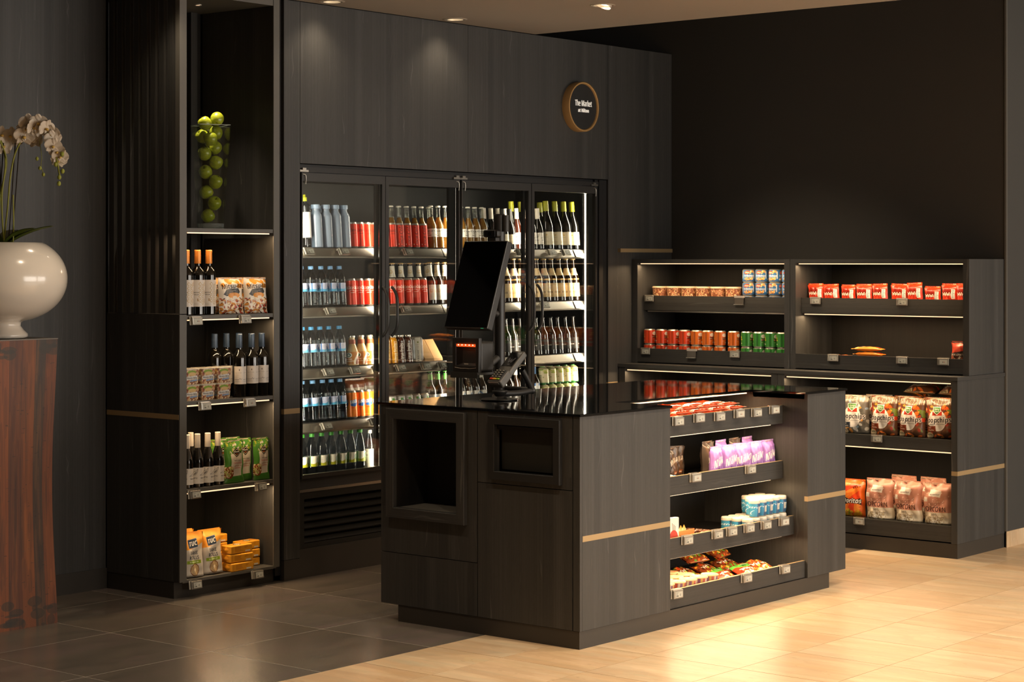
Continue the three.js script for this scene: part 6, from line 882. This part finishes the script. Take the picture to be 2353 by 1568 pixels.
// ---------- pedestal, pot and orchid ----------
{
  const pw = tex(512, 1024, (x, w, h) => {
    reseed(61); const pk = [0, 70, 130, 210, 262, 330, 400, 452, 512], base = ['#4a2a16', '#6b3414', '#44301f', '#7a3e16', '#5a2e15', '#6e3a18', '#3c2a1c', '#643214'];
    for (let i = 0; i < 8; i++) { rect(x, base[i], pk[i], 0, pk[i + 1] - pk[i], h); for (let k = 0; k < 60; k++) { x.fillStyle = ['rgba(150,82,30,0.12)', 'rgba(30,20,14,0.16)', 'rgba(190,120,50,0.07)'][k % 3]; x.beginPath(); x.ellipse(rr(pk[i], pk[i + 1]), rr(0, h), rr(2, 12), rr(20, 170), rr(-0.04, 0.04), 0, 7); x.fill(); } rect(x, 'rgba(20,12,8,0.5)', pk[i], 0, 1.5, h); }
    for (let k = 0; k < 260; k++) { x.fillStyle = k % 2 ? 'rgba(24,18,12,0.4)' : 'rgba(60,60,52,0.25)'; x.fillRect(rr(0, w), rr(0, h), rr(1, 18), rr(1, 4)); }
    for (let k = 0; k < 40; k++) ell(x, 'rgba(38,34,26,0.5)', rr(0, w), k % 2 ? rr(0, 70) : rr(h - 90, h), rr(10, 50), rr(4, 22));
  }, [1, 1]);
  const t = thing('wooden_pedestal', 'reddish brown wooden pedestal with waisted sides under the orchid pot', 'pedestal', [-1.24, 0, -0.14]);
  const g = new THREE.BoxGeometry(0.52, 1.256, 0.38, 4, 24, 4), p = g.attributes.position; for (let i = 0; i < p.count; i++) { const k = 1 - 0.085 * Math.max(0, Math.cos(p.getY(i) / 1.256 * Math.PI)) ** 1.5; p.setX(i, p.getX(i) * k); p.setZ(i, p.getZ(i) * (1 - 0.05 * Math.cos(p.getY(i) / 1.256 * Math.PI))); } g.computeVertexNormals(); g.translate(0, 0.628, 0);
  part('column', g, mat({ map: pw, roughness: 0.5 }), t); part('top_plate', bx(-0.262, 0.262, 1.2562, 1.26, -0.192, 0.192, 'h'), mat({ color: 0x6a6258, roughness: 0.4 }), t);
  const PX = -1.16, PZ = -0.1, PY = 1.2605;
  const pot = thing('orchid_pot', 'glossy white footed bowl pot on the wooden pedestal', 'pot', [PX, PY, PZ]);
  const pts = [[0, 0.004], [0.096, 0], [0.107, 0.008], [0.107, 0.02], [0.09, 0.036], [0.076, 0.055], [0.078, 0.07]]; for (let i = 0; i <= 26; i++) { const a = -1.32 + i * (1.32 + 0.98) / 26; pts.push([0.278 * Math.pow(Math.cos(a), 0.82), 0.262 + 0.192 * Math.sin(a)]); } const lastR = pts[pts.length - 1][0], lastY = pts[pts.length - 1][1]; pts.push([lastR - 0.01, lastY + 0.001], [lastR - 0.016, lastY - 0.004], [lastR - 0.02, lastY - 0.05], [0, lastY - 0.055]);
  part('bowl', lathe(pts, 64), phys({ color: 0xe6ddd0, roughness: 0.2, clearcoat: 0.6, clearcoatRoughness: 0.08 }), pot);
  const top = PY + lastY;
  const o = thing('potted_orchid', 'white orchid with arching flower stems in the white pot', 'orchid', [PX, top - 0.05, PZ]);
  part('moss', lathe([[0, 0.02], [0.06, 0.016], [lastR - 0.03, 0.004], [lastR - 0.03, 0]], 24), mat({ color: 0x3a3420, roughness: 1 }), o);
  // camera-right in the room is about (0.64, 0, 0.77): sprays arch that way and back
  const D = [0.64, 0.77], at = (r, y, w = 0) => [D[0] * r - D[1] * w, y, D[1] * r + D[0] * w];
  const leafM = mat({ color: 0x4e5a1c, roughness: 0.4, side: THREE.DoubleSide }), leafD = mat({ color: 0x3c3a20, roughness: 0.45 }), stemM = mat({ color: 0x8d8f34, roughness: 0.5 }), stickM = mat({ color: 0x2a221a, roughness: 0.8 });
  function leaf(len, wid, rise, droop, yaw, m) {
    const g = new THREE.PlaneGeometry(1, 1, 6, 16), p = g.attributes.position; for (let i = 0; i < p.count; i++) { const s = p.getX(i) * 2, t = p.getY(i) + 0.5, w = wid * Math.pow(Math.sin(Math.PI * Math.min(1, t * 0.94 + 0.06)), 0.7); p.setXYZ(i, t * len * Math.cos(rise * (1 - t * 0.3)), t * len * Math.sin(rise) - droop * t * t + Math.abs(s) * w * 0.22, s * w); }
    g.computeVertexNormals(); const h = g.clone(), q = h.attributes.position; for (let i = 0; i < q.count; i++) q.setY(i, q.getY(i) - 0.003); h.setIndex(Array.from(h.index.array).reverse()); h.computeVertexNormals(); const mm = mergeGeometries([g, h]); mm.rotateY(yaw); part('leaf', mm, m, o, [0, 0.03, 0]);
  }
  const yr = -Math.atan2(D[1], D[0]);
  leaf(0.25, 0.034, 0.62, 0.05, yr, leafM); leaf(0.2, 0.036, 0.8, 0.06, yr - 0.35, leafM); leaf(0.17, 0.04, 0.9, 0.05, yr + 0.5, leafD); leaf(0.2, 0.04, 0.7, 0.05, yr + 1.5, leafD); leaf(0.24, 0.038, 0.6, 0.06, yr + Math.PI, leafM); leaf(0.2, 0.036, 0.8, 0.05, yr + 4.2, leafM);
  const arcs = [];
  const spray = (base, pts, r) => { const c = new THREE.CatmullRomCurve3([base, ...pts].map(v => new THREE.Vector3(...v))); part('flower_stem', new THREE.TubeGeometry(c, 40, r, 6), stemM, o); arcs.push(c); return c; };
  const c1 = spray(at(0.0, 0.02), [at(0.02, 0.2), at(0.035, 0.36), at(0.06, 0.46), at(0.115, 0.545), at(0.17, 0.555), at(0.21, 0.5), at(0.235, 0.42), at(0.25, 0.34)], 0.0042);
  const c2 = spray(at(0.01, 0.02, 0.02), [at(0.0, 0.25, 0.02), at(0.01, 0.42, 0.0), at(-0.03, 0.53, -0.02), at(-0.1, 0.57, -0.05), at(-0.18, 0.52, -0.05)], 0.0042);
  part('flower_stem', tube([at(-0.02, 0.02), at(-0.012, 0.25), at(0.015, 0.42), at(-0.02, 0.52, 0.04), at(-0.06, 0.56, 0.06)], 0.004, 24, 6), stemM, o);
  part('flower_stem', tube([at(0.05, 0.02, 0.03), at(0.054, 0.12, 0.03), at(0.052, 0.26, 0.03)], 0.0035, 16, 6), stemM, o);
  for (const [a, b] of [[0.02, 0.052], [0.035, 0.07], [0.0, -0.02], [-0.03, 0.0]]) part('support_stick', tube([at(a, 0.02, -0.01), at((a + b) / 2, 0.25, -0.01), at(b, 0.49, -0.01)], 0.0028, 6, 5), stickM, o);
  const petalM = phys({ color: 0xddd0bd, roughness: 0.6, side: THREE.DoubleSide }), lipM = mat({ color: 0xd9b45a, roughness: 0.5 }), budM = mat({ color: 0x9aa040, roughness: 0.5 });
  function petalGeo(len, wid, cup) { const g = new THREE.PlaneGeometry(1, 1, 8, 8), p = g.attributes.position; for (let i = 0; i < p.count; i++) { const s = p.getX(i) * 2, t = p.getY(i) + 0.5, w = wid * Math.pow(Math.sin(Math.PI * (0.06 + t * 0.9)), 0.62); p.setXYZ(i, s * w, t * len, -cup * (s * s) * 0.4 + cup * t * t + 0.0015 * Math.sin(s * 5 + t * 7)); } const b = g.clone(); b.setIndex(Array.from(b.index.array).reverse()); const q = b.attributes.position; for (let i = 0; i < q.count; i++) q.setZ(i, q.getZ(i) - 0.0008); g.computeVertexNormals(); b.computeVertexNormals(); return mergeGeometries([g, b]); }
  const wide = petalGeo(0.042, 0.026, 0.008), slim = petalGeo(0.04, 0.015, 0.006), lip = new THREE.SphereGeometry(0.0075, 10, 8).scale(1, 0.8, 1.3);
  function flower(pos, yaw, pitch, sc) { const f = sub('flower', o, pos, [0, 0, 0]); f.rotation.order = 'YXZ'; f.rotation.set(pitch, yaw, rr(-0.3, 0.3)); f.scale.setScalar(sc); [[wide, 1.45], [wide, -1.45], [slim, 0], [slim, 2.45], [slim, -2.45]].forEach(([g, a]) => part('petal', g, petalM, f, [0, 0, 0], [0, 0, a])); part('lip', lip, lipM, f, [0, -0.004, 0.009]); part('petal', petalGeo(0.016, 0.008, 0.006), petalM, f, [0, -0.006, 0.01], [0.6, 0, Math.PI]); }
  const camYaw = Math.atan2(-0.7716, 0.636); reseed(333);
  for (let i = 0; i < 13; i++) { const t = 0.44 + i * 0.04, v = c1.getPoint(t); flower([v.x + rr(-0.014, 0.014), v.y + rr(-0.014, 0.016) + 0.012, v.z + rr(-0.01, 0.016)], camYaw + rr(-0.2, 1.0), rr(-0.2, 0.35) + i * 0.03, 1.12 - i * 0.02); }
  for (let i = 0; i < 7; i++) { const t = 0.5 + i * 0.07, v = c2.getPoint(t); flower([v.x + rr(-0.015, 0.015), v.y + rr(-0.01, 0.02), v.z + rr(-0.015, 0.015)], camYaw + rr(-0.9, 0.9), rr(-0.2, 0.3), 1.05); }
  for (let i = 0; i < 6; i++) flower(at(0.03 + i * 0.02, 0.535 + rr(-0.035, 0.02), -0.03 + rr(-0.03, 0.03)), camYaw + rr(-1.2, 1.2), rr(-0.1, 0.5), 1.0);
  const bud = (p, s) => { const b = new THREE.SphereGeometry(0.0085 * s, 12, 10).scale(1, 1.25, 1); part('bud', b, budM, o, p); };
  [[0.15, 0.4], [0.165, 0.358], [0.178, 0.33], [0.25, 0.318], [0.262, 0.345], [0.248, 0.29], [0.232, 0.375], [0.262, 0.42]].forEach(([r, y], i) => bud(at(r, y + 0.02, 0.01 * (i % 2)), i < 3 ? 0.85 : 1.05));
  part('flower_stem', tube([at(0.16, 0.5), at(0.17, 0.43), at(0.168, 0.385), at(0.18, 0.35)], 0.0016, 12, 5), stemM, o);
}
renderer.render(scene, camera);
